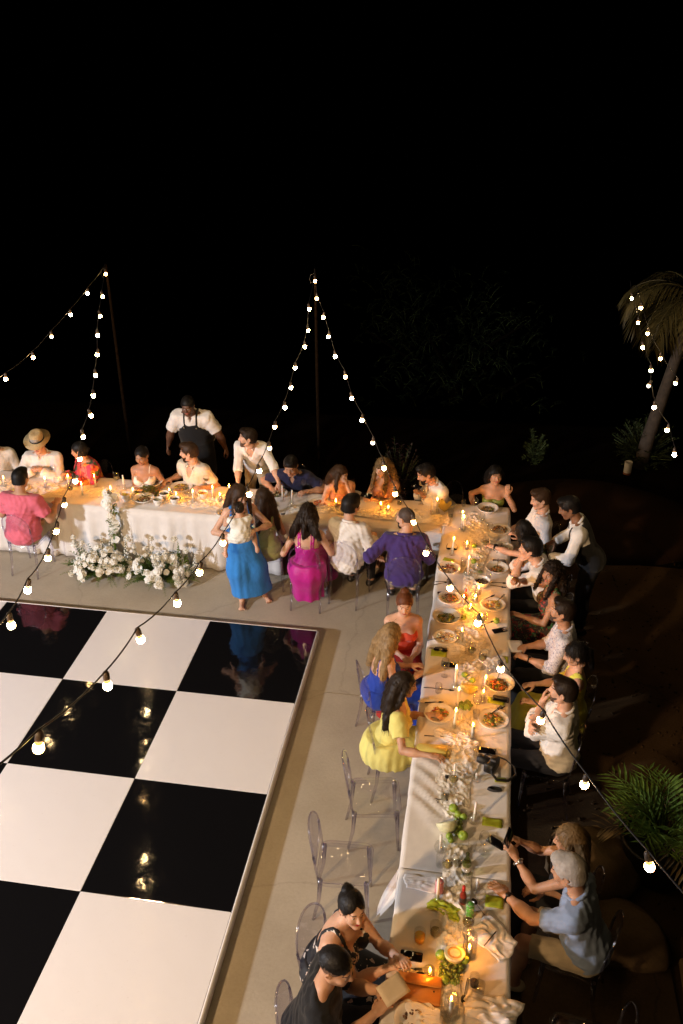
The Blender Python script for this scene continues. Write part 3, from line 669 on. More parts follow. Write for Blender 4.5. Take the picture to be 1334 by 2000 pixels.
def tile_mat(name, c, white):
    m, nt, b, N, Lk = nodes(name); b.inputs['Base Color'].default_value = tuple(c) + (1,)
    b.inputs['Specular IOR Level'].default_value = .5 if white else .7
    tc = N('ShaderNodeTexCoord'); n = N('ShaderNodeTexNoise'); n.inputs['Scale'].default_value = 9; n.inputs['Detail'].default_value = 4
    Lk(tc.outputs['Object'], n.inputs['Vector'])
    rr = N('ShaderNodeMapRange'); rr.inputs[1].default_value = .35; rr.inputs[2].default_value = .75
    rr.inputs[3].default_value = .04 if not white else .14; rr.inputs[4].default_value = .085 if not white else .26; Lk(n.outputs[0], rr.inputs[0]); Lk(rr.outputs[0], b.inputs['Roughness'])
    n2 = N('ShaderNodeTexNoise'); n2.inputs['Scale'].default_value = 5; n2.inputs['Detail'].default_value = 2; Lk(tc.outputs['Object'], n2.inputs['Vector'])
    n4 = N('ShaderNodeTexNoise'); n4.inputs['Scale'].default_value = 55; n4.inputs['Detail'].default_value = 3; Lk(tc.outputs['Object'], n4.inputs['Vector'])
    ma = N('ShaderNodeMath'); ma.operation = 'MULTIPLY_ADD'; ma.inputs[1].default_value = .05; Lk(n4.outputs[0], ma.inputs[0]); Lk(n2.outputs[0], ma.inputs[2])
    bm = N('ShaderNodeBump'); bm.inputs['Strength'].default_value = .12; bm.inputs['Distance'].default_value = .02
    Lk(ma.outputs[0], bm.inputs['Height']); Lk(bm.outputs[0], b.inputs['Normal'])
    # scuffs and dust
    n3 = N('ShaderNodeTexNoise'); n3.inputs['Scale'].default_value = 30; n3.inputs['Detail'].default_value = 8; n3.inputs['Roughness'].default_value = .75; Lk(tc.outputs['Object'], n3.inputs['Vector'])
    r3 = N('ShaderNodeMapRange'); r3.inputs[1].default_value = .60; r3.inputs[2].default_value = .82; r3.inputs[4].default_value = .45 if white else .035; Lk(n3.outputs[0], r3.inputs[0])
    mx = N('ShaderNodeMix'); mx.data_type = 'RGBA'; mx.inputs[6].default_value = tuple(c) + (1,); mx.inputs[7].default_value = (.55, .5, .46, 1) if white else (.12, .11, .10, 1)
    Lk(r3.outputs[0], mx.inputs[0]); Lk(mx.outputs[2], b.inputs['Base Color']); return m
m_tw = tile_mat('gloss_white_panel', (.82, .80, .81), True); m_tb = tile_mat('gloss_black_panel', (.006, .006, .007), False)
T_, HF = 1.22, .09
tw = MB().rbox((0, 0, 0), (T_-.003, T_-.003, .03), .004, None, 1, .0012).mesh('tile', m_tw, False)
tb = MB().rbox((0, 0, 0), (T_-.003, T_-.003, .03), .004, None, 1, .0012).mesh('tile', m_tb, False)
for i in range(6):
    for j in range(5):
        link('tile', tb if (i+j) % 2 == 0 else tw, DF, (-(i+.5)*T_, -(j+.5)*T_, HF-.015), sc=(-1 if i % 2 else 1, 1, 1) if False else None)
fb = MB(); fb.box((-3*T_, -2.5*T_, .036), (6*T_-.01, 5*T_-.01, .070)); fb.obj('underframe', mat('frame_grey', (.2, .2, .2)), DF)
m_edge = mat('white_edge', (.82, .80, .80), .35, var=.06)
for nm, c, d in (('edge_trim', (.014, -2.5*T_, .0465), (.026, 5*T_+.004, .0925)), ('edge_trim', (-3*T_, .014, .0445), (6*T_, .025, .0905))):
    MB().rbox(c, d, .006, None, 2, .006).obj(nm, m_edge, DF)
# ------------------------------------------------------------------ floodlights standing off to the left
def floodlight(label, pos, aim, W_, col, size, blend=.6, rad=.06):
    t = thing('floodlight', label, 'floodlight', (pos[0], pos[1], 0))
    mb = MB(); mb.tube([(0, 0, .5), (0, 0, pos[2]-.12)], .022)
    mb.obj('mast', mat('black_metal', (.02, .02, .02), .5, var=0), t)
    for a in (0, 2.1, 4.2): MB().tube([(0, 0, .55), (.5*math.cos(a), .5*math.sin(a), .02)], .014).obj('leg', MATS['black_metal'], t)
    d = (Vector(aim)-Vector(pos)).normalized(); q = d.to_track_quat('-Z', 'Y')
    hb = MB(); hb.rbox((0, 0, .09), (.30, .22, .10), .02); hd = hb.obj('lamp_head', MATS['black_metal'], t, (0, 0, pos[2])); hd.rotation_euler = q.to_euler()
    L = bpy.data.lights.new('floodlight', 'SPOT'); L.energy = W_; L.color = col; L.spot_size = math.radians(size); L.spot_blend = blend; L.shadow_soft_size = rad
    o = bpy.data.objects.new('lamp', L); COL.objects.link(o); o.parent = t; o.location = (0, 0, pos[2]); o.rotation_euler = q.to_euler()
floodlight('white floodlight on a tripod stand west of the dance floor', FLOOD_POS, FLOOD_AIM, FLOOD_W, FLOOD_COL, 70, .6, .22)
floodlight('warm yellow floodlight on a tall stand by the house', WARM_POS, WARM_AIM, WARM_W, WARM_COL, 64, .45, .2)

# ------------------------------------------------------------------ tables and cloths
m_cloth = mat('white_linen', (.70, .665, .63), .85, .2, var=.05, vs=9, bump=.12, bs=220, sheen=.2)
m_leg = mat('grey_table_metal', (.25, .25, .26), .4, metal=.8, var=0); m_ply = mat('table_board', (.55, .5, .42), .6)
def table(label, x0, x1, y0, y1, gr='banquet tables under white cloths'):
    cx, cy = (x0+x1)/2, (y0+y1)/2; t = thing('banquet_table', label, 'table', (cx, cy, 0), 0, gr)
    MB().rbox((0, 0, .735), (x1-x0, y1-y0, .035), .03).obj('tabletop', m_ply, t)
    for sx in (-1, 1):
        for sy in (-1, 1):
            px, py = sx*((x1-x0)/2-.12), sy*((y1-y0)/2-.12); MB().tube([(px, py, 0), (px, py, .718)], .014).obj('leg', m_leg, t)
def vnoise(x, y, s, seed=0):
    r = np.random.default_rng(seed); out = 0*x
    for k in range(7):
        a = r.uniform(0, 2*PI); f = s*r.uniform(.5, 1.8); out = out+np.sin(f*(x*np.cos(a)+y*np.sin(a))+r.uniform(0, 6)+1.5*np.sin(.6*f*(x*np.sin(a)-y*np.cos(a))))
    return out/7
def cloth(label, x0, x1, y0, y1, dl, dr, df, db, ridges=(), step=.028, seed=1, wave=.03, z=TZ0, group='white tablecloths', m=None, name='tablecloth', wr=.0022, lfun=None):
    def axis(a, b, da, dbb):
        n = max(2, int((b-a)/step)); core = np.linspace(a, b, n+1)
        ea = a-np.linspace(1, 1/8, 10 if da > .02 else 1)*(da if da > .02 else 1e-3) if da else np.array([])
        eb = b+np.linspace(1/8, 1, 10 if dbb > .02 else 1)*(dbb if dbb > .02 else 1e-3) if dbb else np.array([])
        return np.concatenate([ea, core, eb])
    sx, sy = axis(x0, x1, dl, dr), axis(y0, y1, df, db); S, T = np.meshgrid(sx, sy, indexing='ij')
    cx, cy = np.clip(S, x0, x1), np.clip(T, y0, y1); ex, ey = S-cx, T-cy
    if lfun is not None: ex = np.where(ex < 0, ex*lfun(cy), ex)
    e = np.hypot(ex, ey); e = np.maximum(np.abs(ex), np.abs(ey))
    zz = z-np.maximum(0, e-.008)+wr*vnoise(cx, cy, 16, seed)*np.where(e > 0, 0, 1)
    for (rx, ry, ang, ln, wd, hh) in ridges:
        ca, sa = math.cos(ang), math.sin(ang); u = (cx-rx)*ca+(cy-ry)*sa; v = -(cx-rx)*sa+(cy-ry)*ca+.02*np.sin(u*9)
        zz = zz+np.where(e > 0, 0, 1)*hh*np.exp(-(v/wd)**2)*np.clip(1.2-np.abs(u)/ln*1.2, 0, 1)
    amp = wave*(e/.7)**.8
    fx = amp*(vnoise(cy, cy*0, 22, seed+3)*1.6+.5)+.010*np.minimum(1, e/.03); fy = amp*(vnoise(cx, cx*0, 20, seed+5)*1.6+.5)+.010*np.minimum(1, e/.03)
    PX = cx+np.sign(ex)*fx*(ex != 0)+np.where((ey != 0) & (ex == 0), amp*.3*vnoise(cx, cx*0, 25, seed+8), 0)
    PY = cy+np.sign(ey)*fy*(ey != 0)+np.where((ex != 0) & (ey == 0), amp*.3*vnoise(cy, cy*0, 25, seed+9), 0)
    if lfun is not None: PX = PX-np.where(ex < 0, np.maximum(0, e-.35)*.55, 0)
    zz = np.maximum(zz, .012+.004*np.sin(20*cx+15*cy))
    V = np.stack([PX, PY, zz], -1).reshape(-1, 3); nx, ny = S.shape; I = np.arange(nx*ny).reshape(nx, ny)
    Q = np.stack([I[:-1, :-1], I[1:, :-1], I[1:, 1:], I[:-1, 1:]], -1).reshape(-1, 4)
    o = link(name, npmesh(name, V, Q, m or m_cloth)); sd = o.modifiers.new('thickness', 'SOLIDIFY'); sd.thickness = .0015; sd.offset = -1
    tag(o, label, 'tablecloth' if name == 'tablecloth' else 'table runner', group); return o
table('banquet table under the floor-length cloth behind the white flowers', -5.5, -.66, 1.235, 1.965)
table('banquet table where the man in purple and the woman in magenta sit', -.62, 1.24, 1.235, 1.965)
table('long banquet table from the corner down to the empty chairs', 1.29, 2.035, -3.58, 1.965)
table('banquet table nearest the balcony with the grey haired man', 1.29, 2.035, -6.0, -3.62)
R_ = random.Random(3)
def rnd(n, x0, x1, y0, y1, a0, a1): return [(R_.uniform(x0, x1), R_.uniform(y0, y1), R_.uniform(a0, a1), R_.uniform(.1, .35), R_.uniform(.008, .02), R_.uniform(.003, .008)) for _ in range(n)]
cloth('floor-length white cloth behind the flower arrangements', -5.55, -.64, 1.21, 1.97, 0, .10, .745, .25, rnd(26, -5.3, -.7, 1.25, 1.95, -1, 1), seed=2, wave=.045)
cloth('short white cloth on the table of the man in purple', -.634, 1.262, 1.212, 1.968, .06, .10, .30, .25, rnd(20, -.6, 1.2, 1.25, 1.95, -1, 1), seed=11, z=TZ0-.001)
cloth('long white cloth running from the corner to the fallen corner', 1.275, 2.05, -3.60, 1.97, .20, .22, .05, .2,
      rnd(46, 1.3, 2.03, -3.5, 1.9, -.6, .6)+[(1.42, -2.72, -.62, .3, .022, .020), (1.43, -2.9, -.66, .34, .02, .023), (1.41, -3.02, -.6, .34, .018, .020), (1.45, -2.57, -.4, .3, .025, .018), (1.44, -3.12, -.72, .3, .02, .010), (1.42, -2.82, -.62, .3, .012, .009)],
      seed=21, z=TZ0, wave=.05, lfun=lambda y: 1+2.45*np.exp(-((y+3.52)/.16)**2)+.35*np.sin(y*9))
cloth('white cloth on the table end nearest the balcony', 1.277, 2.048, -6.0, -3.604, .20, .22, .1, .0, rnd(34, 1.3, 2.03, -5.2, -3.7, -.8, .8)+[(1.5, -3.64, 0, .4, .012, .010), (1.5, -4.02, .1, .3, .02, .01)], seed=31, z=TZ0-.001, wave=.05)
m_gauze = mat('gauze', (.72, .68, .60), .9, .15, var=.1, vs=30, bump=.4, bs=120, sheen=.3)
def runner(label, path, w0, seed, gr='gauze table runners'):
    """crumpled strip of cheesecloth along a path"""
    r = np.random.default_rng(seed); P = np.array(path); d = np.r_[0, np.cumsum(np.linalg.norm(np.diff(P, axis=0), axis=1))]; n = int(d[-1]/.012)
    t = np.linspace(0, d[-1], n); px = np.interp(t, d, P[:, 0]); py = np.interp(t, d, P[:, 1]); w = np.interp(t, d, P[:, 2])*w0
    m = 34; u = np.linspace(-1, 1, m); tx = np.gradient(px); ty = np.gradient(py); L = np.hypot(tx, ty)+1e-9; nxx, nyy = -ty/L, tx/L
    U, Tt = np.meshgrid(u, t); X = px[:, None]+nxx[:, None]*U*w[:, None]+.01*vnoise(Tt*3, U*2, 8, seed); Y = py[:, None]+nyy[:, None]*U*w[:, None]+.012*vnoise(U*3, Tt*2, 9, seed+1)
    ed = np.clip(1.2-np.abs(U)**2, 0, 1); q1 = vnoise(X, Y, 24, seed+2); q2 = vnoise(X, Y, 52, seed+4); q3 = vnoise(X, Y, 110, seed+6)
    Zz = TZ0+.006+(.034*np.maximum(0, .35-np.abs(q1*1.8))+.020*np.maximum(0, .4-np.abs(q2*1.7))+.010*np.abs(q3))*ed
    V = np.stack([X, Y, Zz], -1).reshape(-1, 3); I = np.arange(n*m).reshape(n, m); Q = np.stack([I[:-1, :-1], I[:-1, 1:], I[1:, 1:], I[1:, :-1]], -1).reshape(-1, 4)
    o = link('gauze_runner', npmesh('gauze_runner', V, Q, m_gauze)); tag(o, label, 'table runner', gr)
runner('crumpled gauze runner along the corner half of the long table', [(1.62, 1.75, .5), (1.66, 1.45, 1.1), (1.74, 1.2, 1.3), (1.72, .9, .8), (1.66, .5, .7), (1.64, 0, .6), (1.64, -.6, .8), (1.66, -.95, 1.5), (1.67, -1.2, .9), (1.64, -1.6, .6)], .14, 5)
runner('crumpled gauze runner between the melons and the camera', [(1.65, -1.85, .6), (1.64, -2.15, .9), (1.66, -2.45, 1.2), (1.60, -2.7, 1.1), (1.63, -2.95, .9), (1.62, -3.1, .4)], .13, 6)
runner('crumpled gauze runner across the table end by the sauce bottle', [(1.66, -3.35, .6), (1.68, -3.6, .8), (1.66, -3.9, .9), (1.67, -4.1, .8), (1.66, -4.45, .6), (1.66, -4.7, .9), (1.62, -5.3, 1.0)], .13, 9)
runner('crumpled gauze runner along the table behind the flowers', [(-5.2, 1.55, 1), (-4.4, 1.58, 1.2), (-3.7, 1.5, 1.3), (-3.0, 1.6, 1), (-2.2, 1.55, .9), (-1.4, 1.5, 1.4), (-.8, 1.45, 1.2)], .15, 12)
runner('crumpled gauze runner in front of the candlesticks by the bald man', [(-.6, 1.5, .8), (-.1, 1.58, .6), (.5, 1.55, .8), (1.0, 1.6, 1.3), (1.35, 1.55, 1.2)], .15, 14)

# ------------------------------------------------------------------ clear plastic chairs
m_ghost = clear('clear_polycarbonate', (.985, .985, .992), (.60, .57, .78), .8, .03, .10)
m_rim = clear('clear_polycarbonate_edge', (.97, .965, .985), (.42, .38, .62), .95, .12, .36)
def ghost_parts():
    P = {}
    P['seat'] = MB().rbox((0, 0, .452), (.40, .41, .014), .07, None, 5, .004).mesh('seat', m_ghost)
    ap = MB()
    def ring(w, d, r, z): 
        o = []
        for k, (sx, sy) in enumerate(((1, 1), (-1, 1), (-1, -1), (1, -1))):
            for i in range(5): a = PI/2*(k+i/4); o.append((sx*(w/2-r)+math.cos(a)*r, sy*(d/2-r)+math.sin(a)*r, z))
        return o
    a, b2, c, d = ring(.385, .395, .065, .442), ring(.385, .395, .065, .405), ring(.372, .382, .06, .405), ring(.372, .382, .06, .442); n = len(a)
    ap.add(a+b2+c+d, [(k*n+i, k*n+(i+1) % n, ((k+1) % 4)*n+(i+1) % n, ((k+1) % 4)*n+i) for k in range(4) for i in range(n)]); ap.cm = 1; rr_ = ring(.402, .412, .07, .456); ap.tube([Vector(v) for v in rr_+rr_[:1]], .0032, 5, cap=False); P['apron'] = ap.mesh('apron', [m_ghost, m_rim])
    for nm, sx, sy in (('lf', -1, 1), ('rf', 1, 1)):
        P[nm] = MB().tube([(sx*.165, .17, .445), (sx*.168, .178, .22), (sx*.17, .19, 0)], [.019, .015, .011], 8).mesh('leg', m_rim)
    for nm, sx in (('lb', -1), ('rb', 1)):
        P[nm] = MB().tube([(sx*.165, -.175, .445), (sx*.168, -.19, .22), (sx*.172, -.235, 0)], [.019, .015, .011], 8).mesh('leg', m_rim)
    fr = MB(); pts = []; N_ = 28                        # oval back: rim and slightly dished panel
    def bp(x, zz): return (x, -.185-.13*(zz-.45)-.05*(1-(x/.2)**2)*.6, zz)
    for i in range(N_+1):
        a = 2*PI*i/N_; pts.append(bp(.178*math.sin(a), .70-.20*math.cos(a)))
    fr.tube(pts, .0075, 7, cap=False)
    for sx in (-1, 1): fr.tube([bp(sx*.165, .44), bp(sx*.172, .53), bp(sx*.176, .62), bp(sx*.178, .70)], .010, 7)
    P['back_frame'] = fr.mesh('back_frame', m_rim)
    bk = MB(); n = 24; rr = 5
    for s, off in ((1, 0), (-1, .007)):
        vs = []; base = len(bk.v)
        for j in range(rr+1):
            for i in range(n):
                a = 2*PI*i/n; q = j/rr; p = bp(.172*q*math.sin(a), .70-.194*q*math.cos(a)); vs.append((p[0], p[1]-off, p[2]))
        bk.add(vs, [((j*n+i), (j*n+(i+1) % n), ((j+1)*n+(i+1) % n), ((j+1)*n+i))[::s] for j in range(rr) for i in range(n)])
    P['backrest'] = bk.mesh('backrest', m_ghost); return P
GP = ghost_parts()
def ghost_chair(label, x, y, yaw, group='clear plastic dining chairs'):
    """yaw = direction a sitter faces, degrees"""
    t = thing('ghost_chair', label, 'chair', (x, y, 0), math.radians(yaw-90), group)
    for k, me in GP.items(): link('leg' if k in ('lf', 'rf', 'lb', 'rb') else k, me, t)
    return t
# ------------------------------------------------------------------ string lights on their poles
m_cable = mat('black_cable', (.015, .013, .012), .6, var=0); m_sock = mat('bronze_socket', (.07, .045, .03), .45, var=0)
m_bulbs = [emit('lit_bulb', (1, .66, .30), BULB_L), emit('lit_bulb_warm', (1, .58, .22), BULB_L*.7), emit('lit_bulb_bright', (1, .72, .38), BULB_L*1.25), emit('lit_bulb_dim', (1, .86, .66), BULB_L*.05)]
m_neck = emit('bulb_neck_glow', (1, .42, .10), 2.2)
def bulb_mesh(m):
    mb = MB().lathe([(.0001, -.066), (.009, -.064), (.0155, -.059), (.0193, -.051), (.0198, -.044), (.0182, -.035), (.0145, -.027)], 16); mb.cm = 1
    mb.lathe([(.0145, -.027), (.0120, -.018), (.011, -.008)], 16); return mb.mesh('bulb', [m, m_neck])
bulb_mes = [bulb_mesh(m) for m in m_bulbs]
sock_me = MB().lathe([(.0135, -.016), (.0145, -.01), (.0145, .018), (.010, .026), (.004, .03), (.0001, .031)], 12).mesh('socket', m_sock)
def string_light(label, B, start, end):
    t = thing('string_light', label, 'string light', tuple(B[0])); o = Vector(B[0])
    path = ([Vector(start)] if start else []) + [Vector(b)+Vector((0, 0, .074)) for b in B] + ([Vector(end)] if end else [])
    pts = []
    for i, (p, q) in enumerate(zip(path, path[1:])):
        n = 6
        for k in range(n): u = k/n; pts.append(p.lerp(q, u)-Vector((0, 0, .05*(q-p).length*u*(1-u)*2))-o)
    pts.append(path[-1]-o); MB().tube(pts, .0042, 5).obj('cable', m_cable, t)
    for k, b in enumerate(B):
        rx, ry = R_.uniform(-.25, .25), R_.uniform(-.25, .25)
        bo = link('bulb', bulb_mes[R_.choices((0, 1, 2, 3), (6, 3, 3, .5))[0]], t, Vector(b)+Vector((0, 0, .045))-o, (rx, ry, 0)); link('socket', sock_me, bo)
SA = [(-0.693, 3.866, 2.938), (-0.620, 3.031, 2.805), (-0.606, 2.866, 2.580), (-0.572, 2.483, 2.503), (-0.486, 1.505, 2.585), (-0.446, 1.051, 2.524), (-0.399, 0.509, 2.521), (-0.338, -0.191, 2.605), (-0.300, -0.626, 2.585), (-0.243, -1.273, 2.669), (-0.196, -1.811, 2.735), (-0.104, -2.864, 2.909), (-0.042, -3.563, 3.116), (0.010, -4.156, 3.292), (0.070, -4.844, 3.554), (0.111, -5.314, 3.670), (0.170, -5.987, 3.954), (.20, -6.55, 4.2), (.25, -7.1, 4.45)]
SB = [(-0.640, 3.716, 2.748), (-0.433, 3.076, 2.695), (-0.296, 2.656, 2.584), (-0.154, 2.220, 2.493), (0.081, 1.496, 2.519), (0.210, 1.098, 2.427), (0.424, 0.441, 2.462), (0.606, -0.118, 2.471), (0.762, -0.599, 2.453), (0.917, -1.077, 2.444), (1.128, -1.726, 2.545), (1.278, -2.188, 2.549), (1.469, -2.774, 2.638), (1.679, -3.421, 2.818), (1.816, -3.843, 2.805), (2.019, -4.466, 2.989), (2.186, -4.982, 3.081), (2.366, -5.533, 3.235), (2.55, -6.1, 3.45), (2.75, -6.7, 3.7)]
SCc = [(-3.504, 3.595, 2.988), (-3.192, 2.691, 2.949), (-2.955, 2.002, 2.912), (-2.767, 1.456, 2.865), (-2.687, 1.224, 2.718), (-2.495, 0.666, 2.692), (-2.336, 0.206, 2.649), (-2.149, -0.339, 2.668), (-1.891, -1.088, 2.797), (-1.761, -1.465, 2.763), (-1.584, -1.977, 2.823), (-1.360, -2.627, 2.970), (-1.202, -3.087, 3.031), (-1.043, -3.547, 3.110), (-0.805, -4.239, 3.349), (-0.623, -4.769, 3.511), (-.45, -5.3, 3.75), (-.28, -5.85, 4.0)]
SD = [(-3.579, 3.135, 2.848), (-3.599, 2.580, 2.726), (-3.618, 2.025, 2.624), (-3.636, 1.522, 2.531), (-3.658, 0.876, 2.504), (-3.67, .3, 2.5), (-3.69, -.3, 2.52), (-3.7, -.9, 2.57), (-3.72, -1.5, 2.65), (-3.74, -2.1, 2.76), (-3.76, -2.7, 2.9)]
SF = [(3.450, 4.194, 2.797), (3.450, 3.373, 2.722), (3.450, 2.807, 2.597), (3.450, 2.047, 2.580), (3.450, 1.924, 2.444), (3.450, 1.495, 2.368), (3.450, 0.618, 2.482), (3.450, 0.164, 2.431)]
SE = [(3.525, 3.786, 2.791), (3.580, 3.338, 2.603), (3.658, 2.709, 2.503), (3.745, 2.001, 2.463)]
m_pole = mat('bamboo_pole', (.010, .006, .003), .95, .02, var=.3, vs=30)
for lab, x, y in (('bamboo light pole behind the woman in the floral blouse', -3.57, 3.80), ('bamboo light pole behind the man in the navy polo shirt', -.71, 3.98)):
    t = thing('light_pole', lab, 'pole', (x, y, -.06), 0, 'poles carrying the string lights')
    MB().tube([(.03, 0, 0), (.01, 0, 1.5), (0, 0, 3.13)], [.028, .024, .017], 9).obj('shaft', m_pole, t)
    hk = MB(); hk.tube([(0, -.02, 3.08), (-.05, -.04, 3.06), (-.07, -.04, 3.0), (-.05, -.03, 2.95), (0, -.02, 2.98), (.01, -.02, 3.04)], .0045, 5); hk.obj('cable_loop', m_cable, t)
string_light('string of bulbs from the middle pole across the dance floor', SA, (-.71, 3.96, 3.08), None)
string_light('string of bulbs from the middle pole along the long table', SB, (-.71, 3.96, 3.07), None)
string_light('string of bulbs from the far pole to the white flowers and on', SCc, (-3.57, 3.78, 3.08), None)
string_light('string of bulbs from the far pole towards the man in the hat', SD, (-3.57, 3.78, 3.07), None)
string_light('string of bulbs hanging straight down past the palm fronds', SF, (3.45, 4.5, 2.95), None)
string_light('string of four bulbs slanting in front of the palm trunk', SE, (3.5, 4.3, 2.95), None)
# ------------------------------------------------------------------ things on the tables
m_glass = clear('clear_glass', (.985, .985, .98), (.72, .70, .66), .85, .03, .13)
m_wax = mat('wax', (.80, .76, .68), .45, sss=.3, var=.03); m_flame = emit('flame', (1, .32, .022), FLAME_L)
m_china = mat('glazed_china', (.74, .71, .66), .18, coat=.5, var=.03); m_dark = mat('matte_black_steel', (.02, .018, .016), .35, metal=.6, var=0)
m_phone = mat('phone_black', (.010, .010, .012), .12, var=0, coat=.5); m_screen = mat('dark_screen', (.006, .006, .008), .05, var=0, coat=1)
m_lime = mat('lime_skin', (.25, .36, .04), .35, var=.2, vs=20, bump=.2, bs=250); m_green = mat('green_grape', (.23, .30, .06), .25, var=.25, vs=30, sss=.2)
m_card = mat('lime_green_card', (.33, .40, .02), .6, var=.05); m_paper = mat('white_paper', (.75, .72, .68), .7, var=.03); m_nap = mat('napkin_linen', (.78, .74, .71), .85, var=.05, bump=.15, bs=150, sheen=.2)
flame_me = MB().lathe([(.0001, -.002), (.0042, .003), (.0062, .010), (.0052, .018), (.0026, .028), (.0003, .037)], 8).mesh('flame', m_flame)
wick_me = MB().tube([(0, 0, 0), (0, 0, .009)], .0009, 5).mesh('wick', m_dark)
def candle(label, p, hgt, lit, base='holder', r=.011, gr=None, tilt=0):
    """candle: wax, wick, flame; stands in a small glass holder that is a thing of its own"""
    x, y, z = p; zb = z
    t = thing('taper_candle' if hgt > .09 else 'votive_candle', label, 'candle', (x, y, zb+.012), 0, gr or ('lit candles along the tables' if lit else 'unlit candles along the tables'))
    mb = MB().lathe([(r, 0), (r*.98, hgt*.5), (r*.85, hgt-.003), (r*.55, hgt), (.0001, hgt-.002)], 10)
    if lit: mb.tube([(r*.9, 0, hgt*.97), (r*1.02, 0, hgt*.8), (r*1.0, .001, hgt*.55)], [.003, .0025, .0015], 5)
    mb.obj('wax', m_wax, t); link('wick', wick_me, t, (0, 0, hgt-.001))
    if lit: link('flame', flame_me, t, (0, 0, hgt+.006), sc=R_.uniform(.85, 1.15))
    t.rotation_euler = (R_.uniform(-.05, .05), R_.uniform(-.05, .05), 0)
HOLD = {}
def holder(label, p, kind='candlestick'):
    if kind not in HOLD:
        pr = {'candlestick': [(.034, 0), (.036, .006), (.012, .014), (.010, .03), (.020, .045), (.022, .055), (.015, .065), (.015, .05), (.0115, .012), (.0001, .011)],
              'tumbler': [(.030, 0), (.032, .004), (.037, .085), (.0355, .085), (.0305, .008), (.0001, .007)],
              'orb': [(.028, 0), (.046, .02), (.050, .045), (.040, .075), (.018, .09), (.016, .105), (.014, .105), (.016, .088), (.037, .072), (.047, .045), (.042, .02), (.0001, .008)],
              'hurricane': [(.034, 0), (.042, .004), (.046, .10), (.043, .20), (.0415, .20), (.0445, .10), (.040, .008), (.0001, .007)]}[kind]
        HOLD[kind] = MB().lathe(pr, 16).mesh('glass_holder', m_glass)
    o = link('candle_holder', HOLD[kind], None, p); tag(o, label, 'candle holder', 'glass candle holders')
def wine(label, p, fill=None, big=1.0, gr='stemmed wine glasses'):
    t = thing('wine_glass', label, 'glass', p, 0, gr); b = big
    for nm, pr in (('foot', [(.033, 0), (.033, .002), (.006, .005), (.0001, .006)]), ('stem', [(.004, .005), (.0033, .04), (.0045, .085)]),
                   ('bowl', [(.005, .085), (.028*b, .10), (.040*b, .13), (.038*b, .165), (.031*b, .19), (.030*b, .19), (.037*b, .165), (.0388*b, .13), (.027*b, .102), (.0001, .088)])):
        MB().lathe(pr, 16).obj(nm, m_glass, t)
    if fill: MB().lathe([(.0001, .09), (.026*b, .104), (.0375*b, .128), (.0375*b, .132), (.0001, .132)], 14).obj('wine', fill, t)
def tumbler(label, p, fill=None, lvl=.05, r=.036, h=.10, gr='short drinking glasses'):
    t = thing('tumbler', label, 'glass', p, 0, gr)
    MB().lathe([(r*.85, 0), (r*.88, .004), (r, h), (r-.002, h), (r*.88-.002, .008), (.0001, .007)], 18).obj('glass_wall', m_glass, t)
    if fill: MB().lathe([(.0001, .0085), (r*.85-.001, .009), (r*.85+.15*r*lvl/h-.002, lvl), (.0001, lvl)], 16).obj('drink', fill, t)
m_beer = mat('pale_wine', (.62, .52, .20), .1, var=0, trans=.7); m_juice = mat('orange_juice', (.65, .38, .03), .2, var=.1, sss=.2); m_water = clear('water', (.93, .95, .95), (.7, .72, .7), .4, .02, .13)
PL = {}
def plate(label, p, r=.135, kind='plate', gr='white plates with food'):
    if kind not in PL:
        pr = {'plate': [(.55, 0), (.58, .004), (.70, .012), (1, .026), (1, .030), (.97, .031), (.68, .018), (.6, .011), (.0001, .010)],
              'bowl': [(.42, 0), (.45, .006), (.74, .035), (1, .062), (1, .066), (.97, .067), (.71, .042), (.42, .014), (.0001, .011)],
              'cup': [(.55, 0), (.62, .01), (.9, .05), (1, .085), (.98, .088), (.94, .086), (.84, .05), (.55, .018), (.0001, .015)]}[kind]
        PL[kind] = MB().lathe([(a, b*(1 if kind != 'plate' else 1)) for a, b in pr], 30).mesh(kind, m_china)
    o = link(kind if kind != 'cup' else 'small_bowl', PL[kind], None, p); o.scale = (r, r, 1); tag(o, label, 'plate' if kind == 'plate' else 'bowl', gr)
FOODC = {k: mat('food_'+k, c, .45, var=.35, vs=60, coat=.2) for k, c in dict(greens=(.09, .13, .02), dark=(.10, .05, .03), noodles=(.42, .25, .08), rice=(.5, .42, .28), carrot=(.45, .15, .03), red=(.30, .06, .025), yellow=(.62, .48, .05), sauce=(.035, .012, .010), cream=(.55, .55, .36), nuts=(.28, .14, .07)).items()}
def food(label, p, r, kinds, n=46, hz=.012, hgt=.03, name='meal', cat='food'):
    mb = MB(); ks = list(kinds)
    for i in range(n):
        mb.cm = i % len(ks); a = R_.uniform(0, 2*PI); d = r*math.sqrt(R_.random()); ww = (1-(d/r)**2)
        sz = R_.uniform(.008, .016); c = (d*math.cos(a), d*math.sin(a), hz+ww*hgt*R_.uniform(.3, 1))
        Rm = Matrix.Rotation(R_.uniform(0, 6), 3, 'Z') @ Matrix.Rotation(R_.uniform(-.7, .7), 3, 'X')
        if ks[mb.cm] == 'noodles':
            pts = [Vector(c)+Vector((R_.uniform(-.02, .02), R_.uniform(-.02, .02), R_.uniform(-.002, .008))) for _ in range(4)]; mb.tube(pts, .003, 5)
        elif ks[mb.cm] == 'greens': mb.sph(c, (sz*1.9, sz*1.1, sz*.22), 6, 4, Rm)
        else: mb.sph(c, (sz*1.25, sz*.8, sz*.55), 6, 4, Rm)
    o = mb.obj(name, [FOODC[k] for k in ks], None, p, (0, 0, R_.uniform(0, 6))); tag(o, label, cat, 'helpings of food on the plates')
